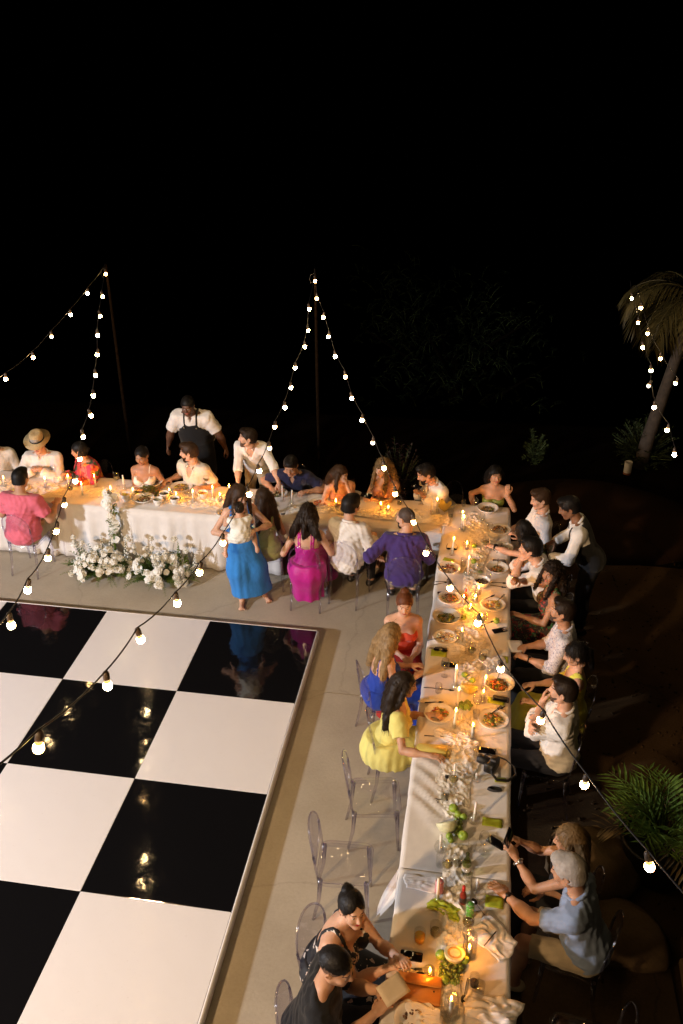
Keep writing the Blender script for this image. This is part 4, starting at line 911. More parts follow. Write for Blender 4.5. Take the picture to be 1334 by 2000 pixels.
def cutlery(label, p, ang, kind='fork', L=.19, lift=0, gr='black cutlery'):
    t = MB(); t.tube([(-L/2, 0, .004), (-L*.1, 0, .006), (L*.2, 0, .005)], [.0045, .0032, .0028], 6, flat=.5)
    if kind == 'knife': t.tube([(L*.18, 0, .005), (L*.3, 0, .005), (L/2, .001, .004)], [.003, .009, .004], 6, flat=.2)
    elif kind == 'spoon': t.sph((L*.36, 0, .006), (.03, .019, .005), 10, 5)
    else:
        t.tube([(L*.18, 0, .005), (L*.28, 0, .004)], [.003, .011], 6, flat=.25)
        for yy in (-.008, -.0027, .0027, .008): t.tube([(L*.28, yy, .004), (L*.4, yy, .005), (L/2, yy*.9, .008)], .0016, 4)
    o = t.obj(kind, m_dark, None, (p[0], p[1], p[2]+lift), (0, -.25 if lift else 0, ang)); tag(o, label, kind, gr)
def phone(label, p, ang, rx=0, lit=False, gr='mobile phones on the tables'):
    t = thing('mobile_phone', label, 'phone', p, ang, gr)
    MB().rbox((0, 0, .004), (.148, .072, .008), .010, None, 3, .002).obj('case', m_phone, t); MB().rbox((0, 0, .0088), (.141, .066, .0012), .008, None, 3, .0004).obj('screen', m_screen, t); return t
def card(label, p, ang, w=.105, d=.075, m=None, gr='lime green menu cards', name='menu_card'):
    mb = MB(); n = 5; vs = [(w*(i/n-.5), d*(j/n-.5), .0012+.004*math.sin(i*.7+j*.4)**2+k*.0008) for k in (0, 1) for j in range(n+1) for i in range(n+1)]; N1 = (n+1)**2
    fs = [(j*(n+1)+i, j*(n+1)+i+1, (j+1)*(n+1)+i+1, (j+1)*(n+1)+i) for j in range(n) for i in range(n)]
    rim = [j for j in range(n+1)]+[(j+1)*(n+1)+n for j in range(n)]+[n*(n+1)+n-1-j for j in range(n)]+[(n-1-j)*(n+1) for j in range(n-1)]
    fs = [f[::-1] for f in fs]+[tuple(i+N1 for i in f) for f in fs]+[(rim[k], rim[(k+1) % len(rim)], rim[(k+1) % len(rim)]+N1, rim[k]+N1) for k in range(len(rim))]
    o = mb.add(vs, fs).obj(name, m or m_card, None, p, (0, 0, ang)); tag(o, label, 'card', gr); return o
def napkin(label, p, ang, w=.2, d=.14, hh=.02, seed=0, m=None, gr='crumpled napkins', name='napkin'):
    n = 22; u = np.linspace(-1, 1, n); U, V2 = np.meshgrid(u, u, indexing='ij'); r = np.random.default_rng(seed)
    sh = 1+.12*np.sin(3*np.arctan2(V2, U)+seed)
    X = U*w/2*sh+.012*vnoise(U*2, V2*2, 3, seed); Y = V2*d/2*sh+.012*vnoise(V2*2, U*2, 3, seed+1)
    Zz = .004+hh*np.abs(vnoise(U*2, V2*2, 3.0, seed+2))*1.6*np.clip(1.25-np.maximum(np.abs(U), np.abs(V2)), 0, 1)
    P = np.stack([X, Y, Zz], -1).reshape(-1, 3); I = np.arange(n*n).reshape(n, n); Q = np.stack([I[:-1, :-1], I[1:, :-1], I[1:, 1:], I[:-1, 1:]], -1).reshape(-1, 4)
    o = link(name, npmesh(name, P, Q, m or m_nap), None, p, (0, 0, ang)); sd = o.modifiers.new('thickness', 'SOLIDIFY'); sd.thickness = .002; sd.offset = 1; tag(o, label, 'napkin', gr)
def fruit(label, p, r, m=None, name='lime', cat='fruit', sq=.92, gr='limes and apples on the long table'):
    mb = MB().lathe([(.0001, -r*sq*.9), (r*.4, -r*sq*.92), (r*.85, -r*.45), (r, 0), (r*.88, r*.5), (r*.45, r*sq*.92), (r*.12, r*sq*.88), (.0001, r*sq*.80)], 14)
    mb.tube([(0, 0, r*.75), (.002, .001, r*1.12)], .0015, 5); o = mb.obj(name, m or m_lime, None, (p[0], p[1], p[2]+r*sq*.92), (R_.uniform(-.5, .5), R_.uniform(-.5, .5), 0)); tag(o, label, cat, gr)
def melon(label, p, r, fl, rind, tilt=(0, 0, 0)):
    t = thing('melon_half', label, 'fruit', (p[0], p[1], p[2]+r*.85)); t.rotation_euler = tilt
    MB().lathe([(.0001, -r)]+[(r*math.sin(a), -r*math.cos(a)) for a in np.linspace(.2, PI/2, 8)]+[(r*.93, .0005)], 22).obj('rind', mat('rind_'+label[:8], rind, .5, var=.15, vs=25), t)
    MB().lathe([(r*.93, 0), (r*.5, .001), (r*.42, -.012), (r*.25, -.03), (.0001, -.034)], 22).obj('flesh', mat('flesh_'+label[:8], fl, .35, var=.1, sss=.2), t)
    sb = MB()
    for i in range(26): a = R_.uniform(0, 6.28); d = r*.36*math.sqrt(R_.random()); sb.sph((d*math.cos(a), d*math.sin(a), -.014+.006*R_.random()), (.006, .003, .003), 5, 4, Matrix.Rotation(R_.uniform(0, 6), 3, 'Z'))
    sb.obj('seeds', mat('melon_seed', (.40, .22, .07), .5), t)
def grapes(label, p, n, rx, ry):
    t = thing('grape_bunch', label, 'fruit', p, 0, 'bunches of green grapes'); st = MB(); gm = MB().sph((0, 0, 0), (.0105, .0105, .0125), 9, 6).mesh('grape', m_green)
    for i in range(n):
        a = R_.uniform(0, 6.28); d = math.sqrt(R_.random()); z = .011+.028*(1-d*d)*R_.random(); q = (rx*d*math.cos(a), ry*d*math.sin(a), z)
        link('grape', gm, t, q, (R_.uniform(0, 1), R_.uniform(0, 1), 0), sc=R_.uniform(.85, 1.2)); st.tube([q, (q[0]*.3, q[1]*.6, z+.012)], .0012, 4)
    st.obj('stalk', mat('grape_stalk', (.16, .13, .05), .7), t)
def hot_sauce(label, p, s=1):
    t = thing('sauce_bottle', label, 'bottle', p, R_.uniform(0, 6), 'bottles of red pepper sauce')
    MB().lathe([(.021*s, 0), (.022*s, .004), (.022*s, .075*s), (.019*s, .09*s), (.010*s, .11*s), (.009*s, .128*s), (.0001, .128*s)], 14).obj('bottle_body', mat('red_sauce', (.22, .02, .012), .15, var=.1, coat=.6), t)
    MB().lathe([(.0225*s, .02*s), (.0227*s, .022*s), (.0227*s, .062*s), (.0225*s, .064*s)], 14).obj('paper_label', mat('sauce_label', (.03, .015, .012), .5, var=.4, vs=90), t)
    MB().lathe([(.0105*s, .118*s), (.0115*s, .12*s), (.0105*s, .155*s), (.0001, .156*s)], 12).obj('cap', mat('red_cap', (.50, .02, .015), .35, var=0), t)
def can(label, p, c1, c2):
    t = thing('drink_can', label, 'can', p, R_.uniform(0, 6))
    MB().lathe([(.024, 0), (.029, .006), (.029, .108), (.025, .117)], 18).obj('can_body', floral('can_'+label[:6], c1, [c2, c1, c2], 60, .45, .35), t)
    MB().lathe([(.025, .1165), (.0265, .12), (.024, .119), (.0235, .115), (.0001, .115)], 18).obj('lid', mat('aluminium', (.6, .6, .6), .3, metal=1, var=0), t)
    MB().lathe([(.0001, .1152), (.008, .1155), (.0001, .1156)], 8, (.009, 0, 0)).obj('mouth', m_dark, t)
# ---- candles: (foot position, height, lit, holder, where it stands)
Z1 = .764
CAND = [
 ((1.187, 1.678, 0.764), .17, 1, 'candlestick', 'lit taper of the pair near the bearded man with the phone'),
 ((1.117, 1.628, 0.764), .19, 0, 'candlestick', 'unlit taper of the pair near the bearded man with the phone'),
 ((1.498, 1.362, 0.764), .20, 1, 'candlestick', 'tall lit taper at the corner in front of the big gauze heap'),
 ((1.523, 1.317, 0.764), .15, 1, 'candlestick', 'shorter lit taper touching the tall one at the corner gauze heap'),
 ((1.416, 0.754, 0.764), .18, 1, 'candlestick', 'lit taper in a glass stick beside the black sunglasses'),
 ((1.570, 0.902, 0.764), .05, 1, 'tumbler', 'lit short candle between two tapers near the corner fruit'),
 ((1.608, 0.346, 0.764), .20, 1, 'orb', 'lit taper in a round glass beside the sliced melon wedge and lime'),
 ((1.582, -0.209, 0.764), .07, 1, 'candlestick', 'lit stub right beside the upper red sauce bottle'),
 ((1.728, 0.005, 0.764), .05, 1, 'tumbler', 'lit candle in a glass touching the white bowl of sauce'),
 ((1.696, -0.153, 0.764), .05, 1, 'tumbler', 'lit candle between the sauce bowl and the plate with two forks'),
 ((1.654, -0.327, 0.764), .04, 1, 'tumbler', 'lit candle low among the lime wedges below the sauce bottle'),
 ((1.772, -0.488, 0.764), .05, 1, 'tumbler', 'lit candle in a glass nearest the plate with black cutlery'),
 ((1.723, -0.548, 0.764), .05, 1, 'tumbler', 'lit candle almost behind the hanging bulb'),
 ((1.591, -0.876, 0.764), .13, 1, 'candlestick', 'lit taper beside the plate of pasta'),
 ((1.564, -1.537, 0.764), .19, 1, 'candlestick', 'lit taper next to the black phone by the blond woman in blue'),
 ((1.826, -1.518, 0.764), .10, 1, 'candlestick', 'lit candle on the far side of the cut yellow melon'),
 ((1.597, -1.834, 0.764), .19, 1, 'candlestick', 'lit taper on the near left of the cut yellow melon'),
 ((1.813, -1.704, 0.764), .09, 1, 'candlestick', 'lit candle on the near right of the cut yellow melon'),
 ((1.580, -2.108, 0.764), .18, 1, 'candlestick', 'lit taper beside the plate of the woman in the yellow dress'),
 ((1.739, -2.191, 0.764), .13, 1, 'candlestick', 'lit taper nearest to the camera with the lens'),
 ((1.611, -2.709, 0.764), .17, 0, 'candlestick', 'unlit taper in the gauze below the yellow clutch bag'),
 ((1.788, -2.669, 0.764), .07, 0, 'candlestick', 'short unlit candle right beside the black camera'),
 ((1.782, -3.112, 0.764), .21, 0, 'orb', 'tall unlit taper above the lime green card'),
 ((1.550, -3.417, 0.764), .15, 0, 'orb', 'unlit taper in a round cut glass in front of the pale melon'),
 ((1.556, -3.845, 0.764), .21, 0, 'candlestick', 'unlit taper leaning over the pink can'),
 ((1.823, -3.717, 0.764), .10, 0, 'candlestick', 'short unlit candle right of the wine bottles'),
 ((1.789, -4.237, 0.764), .06, 1, 'hurricane', 'lit candle in a tall glass behind the orange melon half'),
 ((1.544, -4.437, 0.764), .05, 1, 'tumbler', 'lit candle above the orange clutch bag'),
 ((1.690, -4.672, 0.764), .14, 1, 'hurricane', 'lit taper in a tall glass below the grapes at the near end'),
 ((-4.328, 1.527, 0.764), .10, 1, 'candlestick', 'lit candle left of the man in pink'),
 ((-3.785, 1.570, 0.764), .11, 1, 'candlestick', 'lit candle leaning just right of the man in pink'),
 ((-3.507, 1.643, 0.764), .13, 1, 'candlestick', 'lit candle in front of the woman in the floral blouse'),
 ((-3.159, 1.683, 0.764), .14, 1, 'candlestick', 'lit candle right of the woman in the floral blouse'),
 ((-3.238, 1.445, 0.764), .14, 1, 'candlestick', 'lit candle on the front edge near the tall white flower stem'),
 ((-2.883, 1.501, 0.764), .08, 1, 'candlestick', 'lit candle just behind the tall white flower stem'),
 ((-2.789, 1.699, 0.764), .19, 0, 'candlestick', 'tall unlit taper beside the woman in white satin'),
 ((-2.590, 1.492, 0.764), .09, 1, 'candlestick', 'lit candle left of the heap of salad leaves'),
 ((-2.159, 1.616, 0.764), .06, 1, 'tumbler', 'lit candle right of the heap of salad leaves'),
 ((-2.042, 1.524, 0.764), .06, 1, 'candlestick', 'lit candle just behind the bowl of dark sauce'),
 ((-1.815, 1.492, 0.764), .13, 1, 'candlestick', 'lit candle beside the folded napkin on the front edge'),
 ((-1.617, 1.647, 0.764), .12, 1, 'candlestick', 'lit candle behind the bowl of yellow dip'),
 ((-1.500, 1.583, 0.764), .06, 1, 'tumbler', 'lit candle nearest to the woman in the blue skirt'),
 ((-1.437, 1.815, 0.764), .07, 1, 'candlestick', 'lit candle half hidden by the woman in the blue skirt'),
 ((-0.733, 1.705, 0.764), .20, 0, 'candlestick', 'left unlit taper before the man in the navy polo'),
 ((-0.609, 1.670, 0.764), .17, 0, 'candlestick', 'right unlit taper before the man in the navy polo'),
 ((-0.049, 1.625, 0.764), .07, 1, 'candlestick', 'lit candle behind the thick haired man in white'),
 ((0.504, 1.647, 0.764), .07, 1, 'candlestick', 'lit candle beside the large dish in front of the curly haired woman'),
 ((0.595, 1.623, 0.764), .04, 1, 'tumbler', 'lit low candle beside the bald man'),
]
for (p, hh, lit, hk, lab) in CAND:
    candle(lab, p, hh, lit, r=.011 if hk != 'hurricane' else .012); holder('holder of the '+lab, p, hk)
# ---- plates and helpings on the long table
for (p, r, k, lab, fk, n) in [
 ((1.399, 0.427, 0.764), .130, 'plate', 'plate with dark braised meat beside the folded lime card', ('dark', 'red', 'noodles'), 46),
 ((1.442, -0.146, 0.764), .130, 'plate', 'plate with meat beside the purple phone', ('dark', 'red', 'greens', 'noodles'), 60),
 ((1.422, -0.526, 0.764), .145, 'bowl', 'wide bowl of greens beside the two limes', ('greens', 'greens', 'noodles', 'yellow'), 60),
 ((1.430, -0.834, 0.764), .125, 'plate', 'plate of leftover pasta below the bowl of greens', ('noodles', 'cream', 'noodles'), 34),
 ((1.443, -1.946, 0.764), .135, 'plate', 'plate in front of the woman in the yellow dress', ('red', 'yellow', 'noodles', 'greens'), 54),
 ((1.788, 1.812, 0.764), .130, 'bowl', 'bowl in front of the woman in the green strapless dress', ('greens', 'dark', 'noodles'), 40),
 ((1.939, 1.371, 0.764), .130, 'plate', 'nearly empty plate beside the woman with long black hair', ('noodles', 'dark'), 40),
 ((1.972, 0.898, 0.764), .120, 'bowl', 'bowl with a black fork beside the reaching arm', ('cream', 'dark', 'noodles'), 34),
 ((1.914, 0.467, 0.764), .125, 'bowl', 'bowl at the elbow of the man resting his chin', ('greens', 'noodles', 'carrot'), 46),
 ((1.885, -0.198, 0.764), .130, 'plate', 'plate with two black forks across its rim', ('noodles', 'carrot', 'cream', 'yellow'), 50),
 ((1.954, -1.490, 0.764), .140, 'bowl', 'heaped bowl of noodles with a black spoon standing in it', ('noodles', 'red', 'carrot', 'greens'), 110),
 ((1.911, -1.952, 0.764), .135, 'plate', 'plate with crossed knife and fork before the man with folded arms', ('noodles', 'carrot', 'yellow', 'greens'), 70),
 ((1.485, -4.741, 0.764), .140, 'plate', 'plate under a napkin at the near end of the table', ('noodles', 'dark'), 40),
 ((-4.101, 1.448, 0.764), .125, 'plate', 'plate in front of the man in pink', ('noodles', 'yellow'), 20),
 ((-2.468, 1.851, 0.764), .140, 'bowl', 'bowl of dark stew in front of the woman in white satin', ('dark', 'greens', 'dark'), 50),
 ((-2.079, 1.826, 0.764), .150, 'plate', 'large plate in front of the bearded man in cream', ('yellow', 'noodles', 'greens', 'carrot'), 70),
 ((-2.427, 1.409, 0.764), .135, 'bowl', 'wide bowl of nuts and grain on the front edge', ('nuts', 'dark', 'nuts', 'cream'), 90),
 ((-1.344, 1.276, 0.764), .120, 'plate', 'plate half hidden by the woman in the blue skirt', ('red', 'noodles'), 30),
 ((-0.838, 1.854, 0.764), .140, 'plate', 'plate in front of the man in the navy polo', ('greens', 'dark', 'cream'), 34),
 ((-0.258, 1.686, 0.764), .130, 'plate', 'plate between the magenta woman and the woman leaning on her hand', ('red', 'noodles', 'carrot'), 46),
 ((0.436, 1.891, 0.764), .160, 'bowl', 'large serving dish in front of the curly haired woman', ('noodles', 'dark', 'greens'), 34),
 ((0.119, 1.950, 0.764), .120, 'plate', 'plate in front of the woman leaning on her hand', ('noodles', 'carrot'), 26)]:
    plate(lab, p, r, k); food('food on the '+lab, p, r*.60, fk, n, hz=.020 if k == 'plate' else .026, hgt=.02 if k == 'plate' else .035)
for (p, r, lab, fk, n) in [
 ((-2.666, 1.425, 0.764), .062, 'small white bowl of lemon wedges on the front edge', ('yellow',), 26), ((-2.225, 1.360, 0.764), .062, 'small pale green bowl of dip', ('cream', 'greens'), 26),
 ((-2.196, 1.527, 0.764), .066, 'small bowl of olives between the nut bowl and the candles', ('greens', 'dark'), 26), ((-2.028, 1.418, 0.764), .062, 'small white bowl of dark sauce', ('sauce',), 26),
 ((-1.727, 1.616, 0.764), .066, 'small white bowl of yellow dip', ('yellow', 'carrot'), 26), ((1.761, 0.148, 0.764), .085, 'deep white bowl of brown sauce', ('dark', 'sauce'), 40)]:
    plate(lab, p, r, 'cup', 'small bowls of sauces and sides'); food('food in the '+lab, p, r*.78, fk, n, hz=.055, hgt=.03 if 'lemon' in lab else .012)
food('heap of green salad leaves on a platter between the candles', (-2.458, 1.610, 0.764), .15, ('greens',), 200, .02, .09, 'salad_heap', 'salad')
# ---- fruit
melon('cut yellow melon half lying open among the candles', (1.691, -1.582, 0.764), .075, (.62, .42, .08), (.62, .50, .14), (-.5, .1, 0))
melon('pale green honeydew half beside the grapes', (1.578, -3.200, 0.764), .080, (.60, .62, .34), (.62, .62, .40), (-.75, -.35, 0))
melon('orange fleshed melon half sitting upright at the near end', (1.694, -4.275, 0.764), .068, (.60, .30, .06), (.66, .60, .36), (-.15, .05, 0))
grapes('green grapes spilling below the cut yellow melon', (1.667, -1.796, 0.764), 44, .055, .07)
grapes('green grapes beside the pale honeydew half', (1.661, -3.167, 0.764), 46, .035, .09)
grapes('dark green grapes below the orange melon half', (1.677, -4.380, 0.764), 84, .075, .10)
for (p, r, lab) in [((1.623, -3.020, 0.764), .036, 'large green apple above the honeydew half'), ((1.660, -3.065, 0.764), .027, 'left lime of the pair beside the green apple'), ((1.704, -3.089, 0.764), .028, 'dark lime right of the green apple'),
 ((1.708, -3.277, 0.764), .038, 'bright green apple with a white ribbon'), ((1.607, -3.293, 0.764), .028, 'small lime at the foot of the honeydew half'), ((1.620, -3.325, 0.764), .022, 'smallest lime beneath the honeydew half'),
 ((1.606, -4.285, 0.764), .036, 'green apple beside the orange melon half'), ((1.594, -0.481, 0.764), .030, 'lime beside the wide bowl of greens'), ((1.920, -0.491, 0.764), .033, 'lime on its own near the black phone on the right edge'),
 ((1.660, 0.607, 0.764), .032, 'yellow lime beside the lit taper near the corner'), ((1.655, 0.938, 0.764), .030, 'green fig standing at the corner fruit'), ((1.623, -1.823, 0.764), .026, 'lime half at the left of the grapes'), ((1.677, -1.828, 0.764), .027, 'lime half at the right of the grapes'),
 ((1.641, -1.386, 0.764), .030, 'lime behind the cut yellow melon'), ((1.714, -1.455, 0.764), .030, 'lemon touching the cut yellow melon'), ((1.765, -4.293, 0.764), .026, 'lime wedge right of the orange melon half'), ((1.642, -4.446, 0.764), .028, 'lime left below the grapes at the near end')]: fruit(lab, p, r)
t = MB(); t.lathe([(.0001, -.012), (.018, -.009), (.020, 0), (.016, .008), (.0001, .009)], 10, sx=3.2); tag(t.obj('melon_wedge', FOODC['cream'], None, (1.711, 0.764, 0.780), (.3, .1, -.4)), 'pale melon wedge near the corner fruit', 'fruit')
# ---- bottles, cans, glasses
hot_sauce('red sauce bottle among the lit candles', (1.600, -0.130, 0.764), .9); hot_sauce('red sauce bottle beside the green can', (1.729, -3.843, 0.764), 1.1)
can('green drink can by the hand of the grey haired man', (1.781, -3.934, 0.764), (.10, .35, .05), (.55, .6, .5)); can('pink drink can behind an unlit taper', (1.562, -3.776, 0.764), (.55, .18, .22), (.6, .4, .4))
for (p, lab, kd, fl) in [
 ((1.858, -3.378, 0.764), 'empty wine glass between the lime card and the black phone', 'w', None), ((1.608, -3.637, 0.764), 'wine glass with pale wine beside the wine bottles', 'w', m_beer), ((1.762, -3.692, 0.764), 'empty wine glass below the bottles', 'w', None),
 ((1.770, -4.087, 0.764), 'wine glass with pale wine in front of the green can', 'w', m_beer), ((1.773, -4.179, 0.764), 'empty wine glass beside the tall glass candle', 'w', None), ((1.608, -2.809, 0.764), 'glass of pale wine by the unlit taper in the gauze', 'w', m_beer),
 ((1.796, -1.233, 0.764), 'wine glass by the white napkin near the long chair side', 'w', m_beer), ((1.554, -0.931, 0.764), 'wine glass behind the plate of pasta', 'w', None), ((1.790, -0.590, 0.764), 'wine glass beside the hanging bulb', 'w', None),
 ((1.778, 0.868, 0.764), 'wine glass in the reaching hand of the black haired woman', 'w', m_beer), ((1.817, 1.196, 0.764), 'wine glass by the nearly empty plate', 'w', None), ((1.628, 1.787, 0.764), 'wine glass left of the bowl of the woman in green', 'w', None),
 ((-2.898, 1.754, 0.764), 'wine glass beside the tall unlit taper', 'w', m_beer), ((-1.764, 1.905, 0.764), 'wine glass at the hand of the bearded man in cream', 'w', m_beer), ((-3.786, 1.833, 0.764), 'wine glass in front of the man in the hat', 'w', None), ((-3.601, 1.528, 0.764), 'wine glass near the bulb by the floral blouse', 'w', None),
 ((0.090, 2.057, 0.764), 'stemmed glass with pale wine by the woman leaning on her hand', 'w', m_beer), ((0.972, 1.881, 0.764), 'wine glass in front of the man looking at his phone', 'w', None), ((-0.511, 1.962, 0.764), 'wine glass behind the two unlit tapers', 'w', None), ((1.763, -1.849, 0.764), 'wine glass beside the grapes', 'w', None)]:
    wine(lab, p, fl)
for (p, lab, fl, lv, r, h) in [
 ((1.460, -4.183, 0.764), 'tumbler of orange juice by the hands of the woman in black floral', m_juice, .06, .040, .10), ((1.560, -4.113, 0.764), 'stemless glass of pale wine beside the orange juice', m_beer, .035, .040, .10), ((1.418, -1.640, 0.764), 'empty tumbler between a black knife and fork', None, 0, .033, .09),
 ((1.873, -1.319, 0.764), 'empty tumbler next to the heaped bowl of noodles', None, 0, .034, .10), ((1.859, -4.510, 0.764), 'tall empty tumbler right of the long spoon', None, 0, .033, .12), ((1.826, -4.446, 0.764), 'tumbler of cola behind the tall empty one', FOODC['sauce'], .04, .032, .10),
 ((1.738, 0.429, 0.764), 'pale green tumbler near the white bowl of sauce', m_lime, .012, .040, .085), ((1.828, 0.340, 0.764), 'clear tumbler at the elbow of the man resting his chin', None, 0, .032, .10), ((1.765, -1.929, 0.764), 'small tumbler on its side of the grapes by the gauze', None, 0, .03, .08),
 ((1.492, 1.923, 0.764), 'tumbler at the far corner beside the woman in green', None, 0, .03, .09), ((1.659, -4.736, 0.764), 'tumbler at the very near end by the plate', None, 0, .036, .10)]:
    tumbler(lab, p, fl, lv, r, h)
for (p, lab, k) in [((1.776, -3.372, 0.764), 'tumbler between the honeydew grapes and the aslant phone', 0), ((1.678, -3.527, 0.764), 'small tumbler between the two bottles', 0), ((1.842, -3.871, 0.764), 'wine glass by the fingers of the grey haired man', 1), ((1.549, -2.905, 0.764), 'tumbler above the green apple', 0), ((1.721, -2.824, 0.764), 'wine glass in the gauze below the black camera', 1),
 ((1.758, -2.390, 0.764), 'tumbler between the white napkins and the camera', 0), ((1.459, -1.400, 0.764), 'wine glass by the fork of the woman in cobalt blue', 1), ((1.693, -1.133, 0.764), 'wine glass on the gauze above the melon', 1), ((1.551, 0.536, 0.764), 'tumbler between the meat plate and the yellow lime', 0), ((1.723, 1.422, 0.764), 'wine glass in the big gauze heap at the corner', 1),
 ((1.352, 1.614, 0.764), 'tumbler at the corner by the leaf sprig', 0), ((-3.367, 1.397, 0.764), 'wine glass on the front edge below the hanging bulb', 1), ((-1.962, 1.689, 0.764), 'tumbler between the large plate and the napkin', 0), ((-1.287, 1.522, 0.764), 'wine glass behind the woman in sky blue', 1), ((-0.274, 1.957, 0.764), 'wine glass at the elbow of the woman leaning on her hand', 1), ((0.710, 1.839, 0.764), 'tumbler beside the large serving dish', 0)]:
    wine(lab, p, m_beer if len(lab) % 2 else None) if k else tumbler(lab, p, m_beer if len(lab) % 2 else None, .03, .034, .095)
def bottle(label, p, m, h=.24, r=.034, lab_m=None):
    t = thing('glass_bottle', label, 'bottle', p); MB().lathe([(r*.95, 0), (r, .005), (r, h*.55), (r*.75, h*.68), (.013, h*.80), (.012, h*.97), (.014, h), (.0115, h), (.0095, h*.8), (r*.7, h*.66), (r-.003, h*.55), (r-.003, .01), (.0001, .012)], 16).obj('bottle_body', m, t)
    if lab_m: MB().lathe([(r+.0006, h*.2), (r+.001, h*.21), (r+.001, h*.42), (r+.0006, h*.43)], 16).obj('paper_label', lab_m, t)
m_bot = clear('green_bottle_glass', (.72, .78, .55), (.25, .30, .12), .6, .02, .16)
bottle('green wine bottle with a white label standing by the frosted candle', (1.743, -3.585, 0.764), m_bot, .20, .033, m_paper); bottle('clear glass bottle beside the wine glass with pale wine', (1.558, -3.546, 0.764), m_glass, .2, .034); bottle('plastic water bottle in front of the man leaning on the table', (-0.959, 1.696, 0.764), m_glass, .20, .03, mat('blue_label', (.05, .10, .35), .5)); bottle('clear carafe by the gauze heap on the long table', (1.666, -1.042, 0.764), m_glass, .19, .04)
# ---- phones, cards, bags, camera, cutlery, napkins
phone('black phone by the lime on the right table edge', (1.956, -0.617, 0.765), .45); phone('black phone beside the lit taper by the blond woman in blue', (1.492, -1.236, 0.765), -.05); phone('black phone touching the camera', (1.866, -2.326, 0.765), -.05)
phone('black phone lying aslant on the right edge below the lime card', (1.953, -3.283, 0.765), -.55); phone('black phone in front of the woman in black floral', (1.417, -4.304, 0.765), -.04); phone('dark blue phone on top of a lime green card', (1.973, -1.660, 0.772), -.12); phone('purple phone behind the plate of meat', (1.378, -0.052, 0.765), .2); phone('phone stood upright near the man resting his chin', (1.939, 0.671, 0.772), .1)
card('folded lime card near the black sunglasses', (1.383, 0.626, 0.765), -.3, .12, .07); card('lime card beneath the dark blue phone', (1.934, -1.686, 0.765), -.12, .15, .085); card('lime card lying flat above the aslant phone', (1.920, -3.091, 0.765), -.05, .15, .085); card('lime card under the hand of the grey haired man', (1.945, -3.801, 0.765), -.03, .125, .10)
card('lime card in the corner of the white napkin on the right edge', (2.008, -1.076, 0.765), 0, .06, .10); card('lime card under the black glasses case', (1.386, -1.072, 0.765), .0, .15, .11); card('lime card beneath the black camera strap', (1.977, -2.640, 0.765), .1, .09, .05); card('yellow card at the near end beside the gauze', (1.815, -4.589, 0.765), -.1, .05, .09, mat('tan_card', (.45, .33, .14), .7)); card('lime card sticking up behind the folded leaf at the corner', (1.262, 1.885, 0.765), .3, .10, .09)
napkin('crumpled lime green napkin below the red sauce bottle', (1.610, -3.912, 0.765), -.35, .22, .11, .03, 4, m_card)
napkin('white napkin opened beside the hanging bulb on the right edge', (1.908, -1.139, 0.765), .5, .22, .16, .03, 7); napkin('rolled white napkin above the plate of the woman in yellow', (1.378, -1.781, 0.765), 0, .24, .06, .025, 9); napkin('white napkin below the lit tapers by the yellow clutch', (1.559, -2.208, 0.765), -.3, .28, .13, .035, 12)
napkin('large white napkin peak left of the lit taper by the camera', (1.670, -2.290, 0.765), .6, .24, .14, .04, 15); napkin('folded white napkin on the left edge beside the fallen cloth corner', (1.454, -3.720, 0.765), 0, .27, .13, .012, 18); napkin('white napkin with a pen under the arm of the grey haired man', (1.939, -4.085, 0.765), -.7, .30, .22, .03, 21)
napkin('white gauze napkin at the near right table end', (1.946, -4.599, 0.765), -.2, .33, .20, .05, 24); napkin('napkin covering the plate at the near end', (1.527, -4.737, 0.790), 0, .22, .18, .02, 27); napkin('folded napkin on the front edge near the woman in the blue skirt', (-1.685, 1.430, 0.765), .5, .26, .15, .02, 30); napkin('crumpled napkin by the water bottle', (-1.006, 1.565, 0.765), .2, .32, .2, .05, 33); napkin('napkin in the middle of the corner by the sliced fruit', (1.485, -0.364, 0.765), .3, .2, .08, .03, 36)
